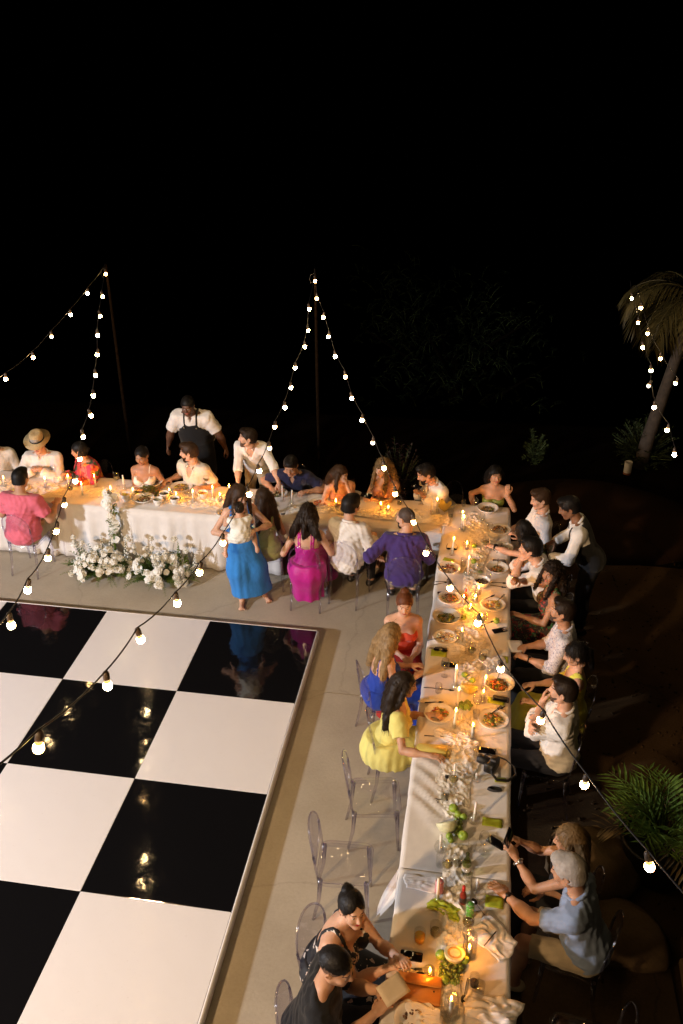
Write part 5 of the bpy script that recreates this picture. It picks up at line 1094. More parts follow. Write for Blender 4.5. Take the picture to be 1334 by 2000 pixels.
for (p, a, kd, lf, lab) in [
 ((1.354, 0.171, 0.765), .1, 'fork', 0, 'black fork above the purple phone'), ((1.334, 0.138, 0.765), .5, 'knife', 0, 'black knife crossing the fork above the purple phone'), ((1.369, -1.599, 0.765), 0, 'fork', 0, 'black fork left of the empty tumbler'), ((1.471, -1.597, 0.765), -.06, 'knife', 0, 'black knife right of the empty tumbler'),
 ((1.943, 0.245, 0.765), .03, 'knife', 0, 'black knife beside the white bowl of sauce'), ((1.933, 0.173, 0.765), -.15, 'fork', 0, 'black fork beside the white bowl of sauce'), ((1.825, -0.111, 0.775), .5, 'knife', .02, 'black knife resting on the rim of the plate with two forks'), ((1.946, -0.111, 0.775), .9, 'fork', .02, 'black fork standing on the plate with two forks'),
 ((1.957, -1.349, 0.775), 1.35, 'spoon', .06, 'black spoon standing in the heaped noodle bowl'), ((1.917, -1.871, 0.775), .75, 'fork', .03, 'black fork across the plate of the man with folded arms'), ((1.939, -1.860, 0.775), .55, 'knife', .03, 'black knife across the plate of the man with folded arms'), ((1.349, -0.896, 0.775), .15, 'fork', .025, 'black fork on the plate of leftover pasta'),
 ((1.551, -2.730, 0.765), 1.5, 'spoon', 0, 'black spoon beside the unlit taper in the gauze'), ((1.446, -2.911, 0.765), -.75, 'knife', 0, 'black knife lying in the cloth folds'), ((1.527, -2.925, 0.765), -.05, 'fork', 0, 'black fork lying in the cloth folds'), ((1.422, -2.223, 0.765), .03, 'knife', 0, 'black knife above the yellow clutch bag'),
 ((1.409, -4.398, 0.765), .1, 'fork', 0, 'black fork below the phone at the near end'), ((1.425, -4.424, 0.765), .0, 'spoon', 0, 'black spoon below the phone at the near end'), ((1.773, -4.490, 0.765), -1.7, 'spoon', 0, 'long black spoon right of the grapes'), ((1.845, -3.871, 0.765), 2.2, 'spoon', 0, 'black spoon by the hand of the grey haired man'),
 ((1.394, -1.825, 0.775), -.1, 'knife', .02, 'black knife on the rim of the plate of the woman in yellow'), ((1.937, 0.852, 0.775), 1.2, 'fork', .06, 'black fork standing in the bowl beside the reaching arm'), ((1.918, 0.503, 0.775), 1.5, 'fork', .06, 'black fork standing in the bowl at the elbow'), ((1.509, -0.536, 0.775), -.1, 'fork', .03, 'black fork in the wide bowl of greens'), ((1.371, -1.006, 0.768), .1, 'knife', 0, 'black knife above the glasses case'), ((1.839, -0.514, 0.765), .7, 'fork', 0, 'black fork left of the lone lime')]:
    cutlery(lab, p, a, kd, .17, lf)
t = thing('clutch_bag', 'yellow gathered clutch bag on the left table edge', 'bag', (1.415, -2.427, 0.765), .04)
b_ = MB().rbox((0, 0, .022), (.27, .12, .044), .03, None, 4, .02); b_.obj('bag_body', mat('yellow_leather', (.62, .50, .12), .45, bump=.3, bs=25, coat=.2), t); MB().rbox((0, .01, .048), (.25, .10, .008), .03, None, 4, .003).obj('flap', MATS['yellow_leather'], t); MB().tube([(-.125, -.05, .03), (-.06, -.062, .05), (.04, -.064, .048), (.12, -.055, .03)], .004, 6).obj('zip', m_dark, t)
for sx in (-1, 1): MB().sph((sx*.135, .0, .03), (.014, .014, .012), 8, 6).obj('knot', MATS['yellow_leather'], t)
t = thing('clutch_bag', 'large orange leather clutch bag at the near end', 'bag', (1.480, -4.536, 0.765), -.03)
MB().rbox((0, 0, .016), (.29, .185, .03), .012, None, 3, .008).obj('bag_body', mat('orange_leather', (.48, .20, .05), .35, var=.12, coat=.4, bump=.1, bs=60), t); MB().rbox((0, .055, .035), (.288, .075, .007), .008, None, 3, .003).obj('flap', MATS['orange_leather'], t); MB().lathe([(.006, 0), (.005, .004), (.0001, .005)], 8, (.10, -.01, .031)).obj('stud', m_dark, t); MB().tube([(-.14, .017, .037), (.14, .017, .039)], .0022, 5).obj('seam', mat('light_stitching', (.62, .42, .2), .6), t)
t = thing('sunglasses', 'black sunglasses beside the glass candlestick near the corner', 'sunglasses', (1.405, 0.852, 0.765), .0)
for sx in (-1, 1): MB().sph((sx*.034, 0, .012), (.027, .018, .008), 12, 6).obj('lens', m_screen, t); MB().tube([(sx*.06, 0, .015), (sx*.062, .06, .010), (sx*.05, .12, .006)], .003, 5).obj('temple', m_dark, t)
MB().tube([(-.012, 0, .016), (.012, 0, .016)], .003, 5).obj('bridge', m_dark, t)
t = thing('glasses_case', 'black folded glasses and case on a lime card', 'glasses', (1.398, -1.042, 0.768), -.1)
for sx in (-1, 1): MB().sph((sx*.036, 0, .012), (.032, .022, .009), 12, 6).obj('lens', m_screen, t); MB().tube([(sx*.068, .01, .014), (0, .035+.01*sx, .016), (-sx*.06, .03, .012)], .0045, 5).obj('temple', m_dark, t)
t = thing('camera', 'black camera with lens and strap on the right table edge', 'camera', (1.915, -2.525, 0.765), 1.2)
m_cam = mat('camera_body', (.014, .014, .015), .45, var=.2, bump=.3, bs=200)
MB().rbox((0, 0, .05), (.145, .07, .095), .016, None, 3, .012).obj('camera_body', m_cam, t); MB().rbox((0, -.005, .105), (.06, .06, .03), .012, None, 3, .01).obj('viewfinder_hump', m_cam, t); MB().rbox((-.06, .012, .05), (.035, .085, .09), .014, None, 3, .01).obj('grip', m_cam, t)
ln = MB(); ln.tube([(.01, .035, .05), (.01, .06, .05), (.01, .062, .05), (.01, .12, .05), (.01, .135, .05)], [.033, .034, .037, .038, .036], 18); ln.obj('lens', m_cam, t); MB().tube([(.01, .136, .05), (.01, .137, .05)], .03, 16).obj('front_glass', mat('lens_glass', (.02, .02, .04), .03, var=0, coat=1), t)
MB().tube([(.07, -.02, .08), (.12, -.06, .03), (.10, -.14, .012), (.02, -.19, .010), (-.07, -.16, .012), (-.11, -.08, .015), (-.10, -.03, .05), (-.07, -.02, .08)], .011, 6, flat=.25).obj('strap', m_cam, t); MB().tube([(.08, -.02, .03), (.14, .02, .012), (.12, .10, .01), (.05, .15, .012)], .009, 6, flat=.3).obj('strap', m_cam, t)
t = thing('lens_cap', 'black folded lens hood below the camera', 'lens hood', (1.934, -2.752, 0.765)); MB().lathe([(.05, 0), (.045, .018), (.035, .022), (.034, .018), (.04, .012), (.046, .002)], 18, sx=1.2, sy=.5).obj('hood', m_cam, t)
t = MB(); t.tube([(-.07, 0, .004), (.06, 0, .006), (.075, 0, .006)], [.004, .004, .001], 7); tag(t.obj('pen', m_dark, None, (1.920, -4.114, 0.790), (0, 0, 1.0)), 'black pen lying on the white napkin', 'pen')
t = thing('handbag', 'black camera bag hanging by its strap between the two tables', 'bag', (-0.641, 1.387, 0.700), .3); MB().rbox((0, 0, 0), (.11, .07, .12), .02, None, 3, .015).obj('bag_body', m_cam, t)
MB().tube([(-.05, -.03, .04), (-.075, -.05, -.15), (-.08, -.05, -.36), (-.055, -.05, -.46), (-.035, -.05, -.42), (.0, -.04, -.2), (.045, -.03, .04)], .007, 6, flat=.35).obj('strap', m_cam, t)
# ---- leaves at the corner
t = MB()
for k, (a, l) in enumerate(((1.2, .15), (1.9, .17), (.4, .13), (2.6, .12))):
    ca, sa = math.cos(a), math.sin(a); n = 6; pts = []
    for i in range(n+1): u = i/n; w = .035*math.sin(PI*min(1, u*1.02))**.8; pts += [(ca*l*u-sa*w, sa*l*u*.5, .02+l*u*.8), (ca*l*u+sa*w+.02*u, sa*l*u*.5+.01, .02+l*u*.8)]
    t.add(pts, [(2*i, 2*i+1, 2*i+3, 2*i+2) for i in range(n)])
tag(t.obj('leaf_sprig', mat('corner_leaf', (.30, .26, .08), .5), None, (1.273, 1.690, 0.765)), 'sprig of broad yellow green leaves at the corner', 'leaves')
# ------------------------------------------------------------------ flowers in front of the head table
m_petal = petal('white_petal', (.92, .91, .85), .25); m_petal2 = petal('cream_petal', (.88, .84, .73), .25)
m_leaf = petal('leaf_green', (.085, .15, .035), .3, .4); m_fern = petal('fern_green', (.18, .25, .045), .3, .35); m_stem = mat('stem_green', (.05, .08, .02), .6, var=.2)
def blossom(kind, seed):
    r = random.Random(seed); mb = MB()
    if kind == 'rose':      # open double flower: a full dome of overlapping petals with a scalloped skirt
        n, m = 26, 9; ph = r.uniform(0, 6); vs = []
        for i in range(m):
            u = i/(m-1)
            for k in range(n):
                a = 2*PI*k/n; rr = .040*math.sin(u*PI*.56)*(1+(.05+.13*u)*math.cos(5*a+ph+6*u)+.05*math.cos(11*a+3*ph-9*u)); zz = .024*math.cos(u*PI*.62)+.0045*math.sin(5*a+ph+6*u+1)*math.sin(u*PI)+.003*math.sin(14*u)
                vs.append((rr*math.cos(a), rr*math.sin(a), zz))
        mb.add(vs, [(i*n+k, (i+1)*n+k, (i+1)*n+(k+1) % n, i*n+(k+1) % n) for i in range(m-1) for k in range(n)])
        for k in range(7):
            a = 2*PI*k/7+ph; R = Matrix.Rotation(a, 3, 'Z') @ Matrix.Rotation(r.uniform(-.1, .35), 3, 'Y'); vs = [R @ Vector((.018+.036*u, .026*v*math.sin(PI*(.2+.7*u)), .004*u-.012*v*v*u)) for u in (0, .35, .7, 1) for v in (-1, -.4, .4, 1)]
            mb.add(vs, [(i*4+q, i*4+q+1, (i+1)*4+q+1, (i+1)*4+q) for i in range(3) for q in range(3)])
    elif kind == 'pompon':
        for k in range(46):
            zz = 1-1.35*k/45; a = k*2.4; q = math.sqrt(max(0, 1-zz*zz)); d = Vector((q*math.cos(a), q*math.sin(a), zz)); R = d.to_track_quat('X', 'Z').to_matrix()
            c = d*.026; s = .016; mb.add([c+R @ Vector(v) for v in ((0, -.006, 0), (s*.7, -.010, .002), (s, 0, .005), (s*.7, .010, .002), (0, .006, 0))], [(0, 1, 2, 3, 4)])
        mb.sph((0, 0, 0), .024, 8, 6)
    else:                   # calla / anthurium spathe
        vs = []
        for i in range(7):
            for j in range(7):
                u, v = i/6, j/6-.5; w = .052*math.sin(PI*min(1, .12+.88*u))**.7; vs.append((u*.10-.03, 2*v*w, .014*(2*v)**2+.01*math.sin(3*u)))
        mb.add(vs, [(i*7+j, i*7+j+1, (i+1)*7+j+1, (i+1)*7+j) for i in range(6) for j in range(6)])
    return mb.mesh('blossom', m_petal if seed % 3 else m_petal2)
BL = {k: [blossom(k, i) for i in range(1, 5)] for k in ('rose', 'pompon', 'spathe')}
def sprig(mb, base, tip, n, lw, ll, bend=.05):
    """leafy shoot: thin stem with pairs of leaves"""
    base, tip = Vector(base), Vector(tip); d = tip-base; sd = d.cross(Vector((0, 0, 1))).normalized() if abs(d.normalized().z) < .98 else Vector((1, 0, 0)); pts = [base+d*u+Vector((0, 0, bend*math.sin(PI*u))) for u in (0, .33, .66, 1)]
    mb.cm = 1; mb.tube(pts, [.003, .0025, .002, .001], 4); mb.cm = 0
    for k in range(n):
        u = .25+.75*k/n; p = base+d*u+Vector((0, 0, bend*math.sin(PI*u)))
        for s in (-1, 1):
            o = (sd*s*R_.uniform(.6, 1)+d.normalized()*.6+Vector((0, 0, R_.uniform(-.3, .5)))).normalized(); w = o.cross(Vector((R_.uniform(-.3, .3), R_.uniform(-.3, .3), 1))).normalized(); l = ll*(1.1-.6*u)*R_.uniform(.7, 1.2); q = lw*(1.1-.6*u)
            mb.add([p, p+o*l*.45+w*q, p+o*l+Vector((0, 0, -.15*l)), p+o*l*.45-w*q], [(0, 1, 2, 3)])
def arrangement(label, x, y, w, d, hgt, n, seed, tall=()):
    t = thing('flower_arrangement', label, 'flowers', (x, y, 0), 0, 'white flower arrangements'); r = random.Random(seed)
    sm = MB(); fo = MB(); fe = MB()
    for k in range(n):
        a = r.uniform(0, 2*PI); q = math.sqrt(r.random()); zz = .07+hgt*(1-q*q)**.8*r.uniform(.55, 1.15); px, py = w*q*math.cos(a), d*q*math.sin(a)
        kd = r.choices(('rose', 'pompon', 'spathe'), (.62, .3, .08))[0]; dr = Vector((px*1.3, py*1.3-.12, .22+zz*.5)).normalized(); e = dr.to_track_quat('Z', 'Y').to_euler()
        o = link('blossom', r.choice(BL[kd]), t, (px, py, zz), e, r.uniform(.7, 1.2)*(1.0 if kd != 'spathe' else .9)); sm.tube([(px*.2, py*.2, .02), (px*.7, py*.7, zz*.6), (px, py, zz-.01)], .0025, 4)
    for k in range(9):
        a = r.uniform(0, 2*PI); px, py, zz = w*.8*math.cos(a), d*.5*math.sin(a)+.05, hgt*r.uniform(1.25, 1.9)
        o = link('blossom', r.choice(BL['pompon' if k % 3 else 'rose']), t, (px, py, zz), (r.uniform(-.6, .4), r.uniform(-.4, .4), 0), r.uniform(.8, 1.15)); sm.tube([(px*.3, py*.3, .03), (px*.8, py*.8, zz*.6), (px, py, zz-.02)], .0022, 4)
    for k in range(80): a = r.uniform(0, 2*PI); q = r.uniform(.3, 1.15); b = (w*.2*math.cos(a), d*.2*math.sin(a), .03); sprig(fo, b, (w*q*math.cos(a), d*q*math.sin(a), r.uniform(.05, hgt*1.1)), 7, .014, .06)
    for k in range(46): a = r.uniform(0, 2*PI); q = r.uniform(.9, 1.35); sprig(fe, (w*.35*math.cos(a), d*.35*math.sin(a), .03), (w*q*math.cos(a), d*q*math.sin(a)-.02, r.uniform(.02, .14)), 12, .006, .045)
    sm.obj('stems', m_stem, t); o = fo.obj('leaves', [m_leaf, m_stem], t); o['kind'] = 'stuff'; o = fe.obj('fern', [m_fern, m_stem], t); o['kind'] = 'stuff'
    for (px, py, h_, kd) in tall:
        s = MB(); s.tube([(px*.6, py, .04), (px, py, h_*.6), (px*1.05, py, h_)], [.006, .005, .002], 6); s.obj('flower_spike_stem', m_stem, t); fl = MB()
        for i in range(26): u = i/26; a = i*2.4; zz = h_*(.35+.62*u); rr = .030*(1.05-u); fl.sph((px*(1+.05*u)+rr*math.cos(a), py+rr*math.sin(a), zz), (.016*(1.1-u*.8),)*3, 6, 4)
        fl.obj('flower_spike', m_petal if kd else m_fern, t)
arrangement('left mound of white roses under the tall flower stem', -2.83, .86, .43, .29, .27, 88, 5, ((.10, .10, .62, 1), (-.02, .12, .5, 1), (.28, .1, .50, 1)))
arrangement('right mound of white roses beside the woman in the blue skirt', -2.10, .86, .42, .29, .27, 92, 9, ((.22, .1, .52, 0), (.42, .08, .38, 1), (.3, .12, .42, 0)))
t = thing('tall_flower_stem', 'tall narrow stand of white flowers rising to the table top', 'flowers', (-2.74, 1.06, 0))
MB().tube([(0, 0, 0), (.01, .02, .4), (.0, .06, .88)], [.02, .016, .012], 8).obj('stand', m_fern, t); q_ = MB()
for k in range(26): a = R_.uniform(0, 6.28); zz = R_.uniform(.15, .85); sprig(q_, (0, .03, zz), (.10*math.cos(a), .03+.07*math.sin(a), zz+.08), 5, .012, .05)
q_.obj('leaves', [m_fern, m_stem], t)['kind'] = 'stuff'
for k in range(26):
    a = R_.uniform(0, 6.28); u = R_.random(); zz = .86+.17*u if k < 17 else R_.uniform(.3, .8); rr = .09*(1-.5*u) if k < 17 else .04; dr = Vector((math.cos(a), math.sin(a)-.5, .5)).normalized()
    link('blossom', R_.choice(BL['rose'] if k % 3 else BL['spathe']), t, (rr*math.cos(a), .05+rr*math.sin(a), zz), dr.to_track_quat('Z', 'Y').to_euler(), R_.uniform(.8, 1.15))
# ------------------------------------------------------------------ palms, bushes, stones
m_frond = petal('palm_frond', (.12, .20, .035), .3, .4); m_dry = mat('dry_frond', (.15, .105, .05), .6, var=.3, vs=6); m_trunk = mat('palm_trunk', (.055, .04, .028), .85, var=.3, vs=14, bump=.8, bs=18, bstretch=(1, 1, 6)); m_dfr = mat('coconut_frond', (.05, .04, .011), .5, var=.35, vs=4)
def frond(L, az, el0, droop, nl, lw, ll, hang=.3, up=0):
    """curved rib with two rows of narrow folded leaflets"""
    mb = MB(); pts = []; p = Vector((0, 0, 0)); e = el0
    for i in range(11): pts.append(p.copy()); d = Vector((math.cos(az)*math.cos(e), math.sin(az)*math.cos(e), math.sin(e))); p += d*L/10; e -= droop/10
    mb.tube(pts, [.010*(1-.085*i)*(L/.8)**.5 for i in range(11)], 5)
    for k in range(nl):
        u = .18+.80*k/nl; f = u*10; i = min(9, int(f)); q = pts[i].lerp(pts[i+1], f-i); T = (pts[i+1]-pts[i]).normalized(); sd = T.cross(Vector((0, 0, 1))).normalized()
        for s in (-1, 1):
            l = ll*(math.sin(PI*(.15+.82*u))**.7)*R_.uniform(.85, 1.15); o = (sd*s+T*(.75+.5*u)+Vector((0, 0, R_.uniform(-.2, .25)+up))).normalized(); w = o.cross(T).normalized()*0+T.cross(o).cross(o).normalized()
            m1 = q+o*l*.5+Vector((0, 0, -hang*l*.12)); m2 = q+o*l+Vector((0, 0, -hang*l*.55)); wv = o.cross(Vector((0, 0, 1))).normalized()*lw
            mb.add([q, m1+wv, m2, m1-wv, m1-Vector((0, 0, lw*.6))], [(0, 1, 4), (1, 2, 4), (2, 3, 4), (3, 0, 4)])
    return mb
t = thing('potted_palm', 'bushy green palm in a large black pot', 'plant', (3.30, -2.62, -.06))
MB().lathe([(.20, 0), (.26, .06), (.31, .30), (.33, .38), (.345, .40), (.335, .42), (.31, .41), (.30, .36), (.0001, .34)], 28).obj('pot', mat('black_pot', (.012, .011, .011), .5, var=.3), t)
for k in range(26):
    az = k*2.4+R_.uniform(-.2, .2); dry = k % 7 == 3; L = R_.uniform(.42, .70)
    fr = frond(L, az, R_.uniform(.75, 1.4) if not dry else R_.uniform(.2, .5), R_.uniform(.7, 1.5), 8, .012, .27, .35, .15).obj('frond', m_dry if dry else m_frond, t, (.05*math.cos(az), .05*math.sin(az), .40))
t = thing('palm_tree', 'palm tree with a leaning trunk beyond the white lantern', 'tree', (4.10, 5.14, -.06))
tk = MB(); tk.tube([(0, 0, 0), (.06, 0, .55), (.14, -.02, 1.1), (.22, -.05, 1.7), (.30, -.08, 2.3), (.33, -.08, 2.62)], [.12, .10, .088, .078, .062, .045], 12); tk.obj('trunk', m_trunk, t)
cr = link('crown', None, t, (.34, -.08, 2.64))
for k in range(15):
    az = k*2*PI/15+R_.uniform(-.15, .15); low = k % 3 == 0
    frond(R_.uniform(1.0, 1.35), az, R_.uniform(.35, 1.0) if not low else .35, R_.uniform(1.6, 2.3) if not low else 2.3, 30, .012, .42, 1.0).obj('frond', m_dfr, cr)
frond(1.15, math.radians(200), .35, 2.5, 34, .012, .40, 1.1).obj('frond', m_dfr, cr); frond(1.2, math.radians(178), .8, 2.4, 34, .012, .42, 1.0).obj('frond', m_dfr, cr)
t = thing('lantern', 'small white cylinder lantern at the foot of the palm tree', 'lantern', (3.88, 4.86, -.06))
MB().lathe([(.055, 0), (.058, .005), (.058, .20), (.052, .203), (.050, .19), (.050, .02), (.0001, .018)], 20).obj('shade', mat('lantern_white', (.70, .66, .62), .6), t); MB().lathe([(.057, .0), (.060, .002), (.060, .03), (.057, .032)], 20).obj('base_ring', mat('lantern_rust', (.25, .08, .03), .6), t)
def bush(label, x, y, r, hgt, n, m, cat='plant', z=-.06, seed=1, lw=.02, ll=.10, name='shrub', gr='dark shrubs beyond the tables'):
    t = thing(name, label, cat, (x, y, z), 0, gr); rr = random.Random(seed); mb = MB(); st = MB()
    for k in range(n):
        a = rr.uniform(0, 6.28); q = math.sqrt(rr.random()); zz = hgt*rr.uniform(.15, 1)*(1-.4*q*q); sprig(mb, (r*.3*q*math.cos(a), r*.3*q*math.sin(a), zz*.3), (r*q*math.cos(a), r*q*math.sin(a), zz), 6, lw, ll)
        if k % 6 == 0: st.tube([(0, 0, 0), (r*.4*q*math.cos(a), r*.4*q*math.sin(a), zz*.5), (r*q*math.cos(a), r*q*math.sin(a), zz*.9)], [.012, .008, .004], 5)
    o = mb.obj('foliage', [m, m_stem], t); o['kind'] = 'stuff'; st.obj('stem', m_stem, t)
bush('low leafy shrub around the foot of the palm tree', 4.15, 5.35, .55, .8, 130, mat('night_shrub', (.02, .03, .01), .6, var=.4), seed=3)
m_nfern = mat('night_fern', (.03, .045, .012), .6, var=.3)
bush('small upright plant beyond the woman in the green dress', 2.5, 5.0, .22, .65, 46, m_nfern, seed=4)
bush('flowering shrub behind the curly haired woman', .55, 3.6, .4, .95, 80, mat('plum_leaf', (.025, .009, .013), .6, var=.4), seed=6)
def tree(label, x, y, H_, r, seed, n):
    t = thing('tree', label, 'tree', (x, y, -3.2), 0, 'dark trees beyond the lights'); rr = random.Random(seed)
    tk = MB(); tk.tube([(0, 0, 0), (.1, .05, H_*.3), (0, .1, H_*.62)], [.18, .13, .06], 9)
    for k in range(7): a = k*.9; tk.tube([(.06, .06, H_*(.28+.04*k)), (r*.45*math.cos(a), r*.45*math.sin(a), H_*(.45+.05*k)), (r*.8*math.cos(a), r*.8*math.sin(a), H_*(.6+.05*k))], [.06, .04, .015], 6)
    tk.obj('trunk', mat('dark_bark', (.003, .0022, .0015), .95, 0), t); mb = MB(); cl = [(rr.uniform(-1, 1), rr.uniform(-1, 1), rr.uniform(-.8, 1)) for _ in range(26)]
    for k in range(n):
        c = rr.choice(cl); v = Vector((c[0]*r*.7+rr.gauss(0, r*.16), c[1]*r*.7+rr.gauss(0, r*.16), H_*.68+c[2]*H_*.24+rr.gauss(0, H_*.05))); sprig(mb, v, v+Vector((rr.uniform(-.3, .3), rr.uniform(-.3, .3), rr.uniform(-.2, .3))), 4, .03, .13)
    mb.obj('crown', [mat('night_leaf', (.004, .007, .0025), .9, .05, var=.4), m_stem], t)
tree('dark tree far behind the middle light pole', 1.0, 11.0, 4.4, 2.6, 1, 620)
def rock(label, x, y, d, seed, z=-.06, m=None, gr='dark stones by the potted palm'):
    r = np.random.default_rng(seed); mb = MB().sph((0, 0, 0), 1, 22, 14); V = np.array(mb.v); n = V/np.linalg.norm(V, axis=1)[:, None]
    for k in range(9): a = unit(r.normal(size=3)); c = r.uniform(.72, .95); q = V @ a; V = V-np.outer(np.maximum(0, q-c), a)
    V = V*(1+.03*np.sin(7*n[:, :1]+3*n[:, 1:2])+.02*np.sin(15*n[:, 2:3]+9*n[:, :1])); V = V*np.array(d); V[:, 2] = np.maximum(V[:, 2], -d[2]*.5)+d[2]*.5; mb.v = [tuple(v) for v in V]
    tag(mb.obj('rock', m or m_stone, None, (x, y, z), (0, 0, r.uniform(0, 3))), label, 'rock', gr)
rock('rounded dark boulder behind the blond woman with the phone', 2.78, -2.75, (.36, .38, .26), 2)
rock('flat dark stone slab behind the grey haired man', 2.95, -3.35, (.40, .34, .12), 5)
gv = MB()
for k in range(1500):
    x, y = R_.uniform(2.2, 5.2), R_.uniform(-5.6, 3.2); s_ = R_.uniform(.006, .022); gv.sph((x, y, -.045), (s_, s_*R_.uniform(.5, 1), s_*.6), 5, 3, Matrix.Rotation(R_.uniform(0, 6), 3, 'Z'))
gv.obj('gravel', m_yard)['kind'] = 'stuff'
for k, (x, y, w, d) in enumerate(((2.75, -3.9, 1.1, .9), (3.9, -3.9, 1.1, .9), (2.75, -4.85, 1.1, .9), (3.9, -4.85, 1.1, .9))):
    o = MB().rbox((0, 0, 0), (w, d, .06), .03, None, 2, .012).obj('paving_slab', m_stone, None, (x, y, -.045), (0, 0, R_.uniform(-.03, .03))); o['kind'] = 'structure'
tag(MB().lathe([(1.5, 0), (1.25, .12), (.85, .30), (.4, .42), (.0001, .45)], 30, sx=1.2, sy=.8).obj('earth_mound', concrete('red_earth', (.030, .016, .009), (.020, .011, .006)), None, (3.15, 3.3, -.07)), 'low mound of reddish earth behind the waiter in the waistcoat', 'earth mound')
# ------------------------------------------------------------------ the guests
def shirtm(n, c, **k): return mat(n, c, .85, .2, var=.09, vs=8, bump=.34, bs=34, bstretch=(1, 1, .5), sheen=.15, **k)
m_ws = shirtm('shirt_white', (.74, .71, .67)); m_cream = shirtm('shirt_cream', (.70, .62, .50)); m_navy = shirtm('polo_navy', (.018, .020, .055)); m_pink = shirtm('shirt_pink', (.62, .13, .18)); m_purple = shirtm('shirt_purple', (.055, .032, .16))
m_blue = shirtm('polo_light_blue', (.24, .31, .44)); m_black = shirtm('black_cloth_shirt', (.010, .010, .011)); m_khaki = shirtm('khaki', (.40, .32, .21)); m_blk = mat('black_trousers', (.010, .010, .012), .85, var=.2); m_nvt = mat('navy_trousers', (.015, .017, .03), .85, var=.2)
m_mag = mat('magenta_satin', (.46, .010, .24), .52, .35, var=.14, bump=.35, bs=24, bstretch=(1, 1, .4), sheen=.2); m_grn = mat('pale_green_satin', (.42, .50, .20), .42, .5, var=.1); m_yel = shirtm('yellow_cotton', (.70, .64, .20)); m_ylw2 = shirtm('yellow_dress_two', (.66, .66, .10)); m_red = shirtm('orange_red', (.66, .075, .03)); m_redsk = shirtm('red_skirt', (.40, .02, .015))
m_cob = shirtm('cobalt_blue', (.02, .055, .36)); m_sky = shirtm('sky_blue_dress', (.035, .22, .62)); m_satin = mat('white_satin', (.78, .74, .68), .35, .5, var=.04, bump=.15, bs=18); m_olv = mat('olive_green_dress', (.16, .20, .03), .5, var=.2, bump=.3, bs=20); m_pinkt = shirtm('blush_top', (.60, .30, .25)); m_lav = shirtm('white_romper', (.76, .76, .70))
m_flor = floral('floral_blouse', (.42, .05, .05), [(.55, .14, .12), (.05, .08, .04), (.62, .20, .03), (.5, .03, .08)], 14, .75); m_flor2 = floral('dark_floral_dress', (.035, .02, .015), [(.30, .03, .02), (.05, .20, .09), (.20, .20, .10)], 34, .55); m_flor3 = floral('black_floral_dress', (.008, .008, .010), [(.62, .55, .50), (.55, .42, .36)], 26, .22); m_prt = floral('fine_print_shirt', (.58, .57, .60), [(.20, .20, .30), (.66, .64, .66)], 60, .55)
m_shoe = mat('black_leather', (.012, .011, .010), .35, var=0, coat=.3); m_tan = mat('tan_shoe', (.55, .48, .38), .6); m_beltb = mat('brown_belt', (.09, .045, .02), .5, var=0)
P1_ = 'guests behind the far tables'; P2_ = 'guests on the terrace side of the far tables'; P3_ = 'guests on the dark side of the long table'; P4_ = 'guests on the terrace side of the long table'; P5_ = 'waiters'
def S(sl, m, **k): return dict(kind='shirt', sleeve=sl, mat=m, **k)
def Dr(m, **k): return dict(kind='dress', mat=m, **k)
def hat(root, q):
    Hd = q['Hd']; mb = MB(); o = link('hat', None, root) if False else None
    pr = [(.172, .052), (.168, .050), (.12, .052), (.094, .062), (.090, .085), (.088, .125), (.080, .158), (.055, .168), (.02, .160), (.0001, .156)]
    mb.lathe(pr, 28, (0, -.012, .005), .95, 1.12); mb.v = [tuple(np.array(v)+(0, 0, .012*abs(v[0]/.16)**2*(1 if abs(v[0]) > .1 else 0)-.012*(v[1]/.17)*(1 if abs(v[1]) > .12 else 0))) for v in mb.v]
    mb.v = [tuple(Hd(*v)) for v in mb.v]; ht = mb.obj('hat', mat('straw', (.50, .36, .18), .8, var=.15, vs=60, bump=.5, bs=140), root); ht['label'] = 'tan straw hat with dark band'
    bd = MB().lathe([(.0945, .060), (.0955, .062), (.0935, .082), (.092, .083)], 28, (0, -.012, .007), .95, 1.12); bd.v = [tuple(Hd(*v)) for v in bd.v]; bd.obj('hat_band', m_blk, ht)
    gl = MB()
    for s in (-1, 1):
        gl.tube([Hd(s*.033+.022*math.cos(a), .104-.010*abs(math.cos(a)), .008+.018*math.sin(a)) for a in np.linspace(0, 2*PI, 13)], .0028, 5, cap=False); gl.tube([Hd(s*.055, .098, .012), Hd(s*.080, .04, .014), Hd(s*.083, -.01, .008)], .0025, 5)
    gl.tube([Hd(-.011, .110, .012), Hd(.011, .110, .012)], .0025, 5); gl.obj('eyeglasses', m_dark, root)
def hold(kind, label, q_, off=(0, .09, 0), **kw):
    def f(root, I):
        w = I['wd'](I['W'][q_]); d = unit(I['wd'](I['W'][q_])-I['wd'](I['E'][q_])); p = w+d*off[1]+np.array((0, 0, off[2]))
        if kind == 'phone':
            t = phone(label, tuple(p), kw.get('ang', 0), gr='mobile phones in hands'); t.rotation_euler = kw.get('rot', (.9, 0, 0))
        elif kind == 'cup': tumbler(label, tuple(p-np.array((0, 0, .04))), FOODC['carrot'], .06, .038, .09, 'drinks in hands')
        elif kind == 'card': o = card(label, tuple(p), 0, .17, .13, m_paper if not kw.get('m') else kw['m'], 'cards and papers in hands', 'paper_card'); o.rotation_euler = kw.get('rot', (.6, 0, 0))
        elif kind == 'bottle': o = bottle(label, tuple(p), m_bot, .24, .034)
        if kw.get('then'): kw['then'](root, I)
    return f
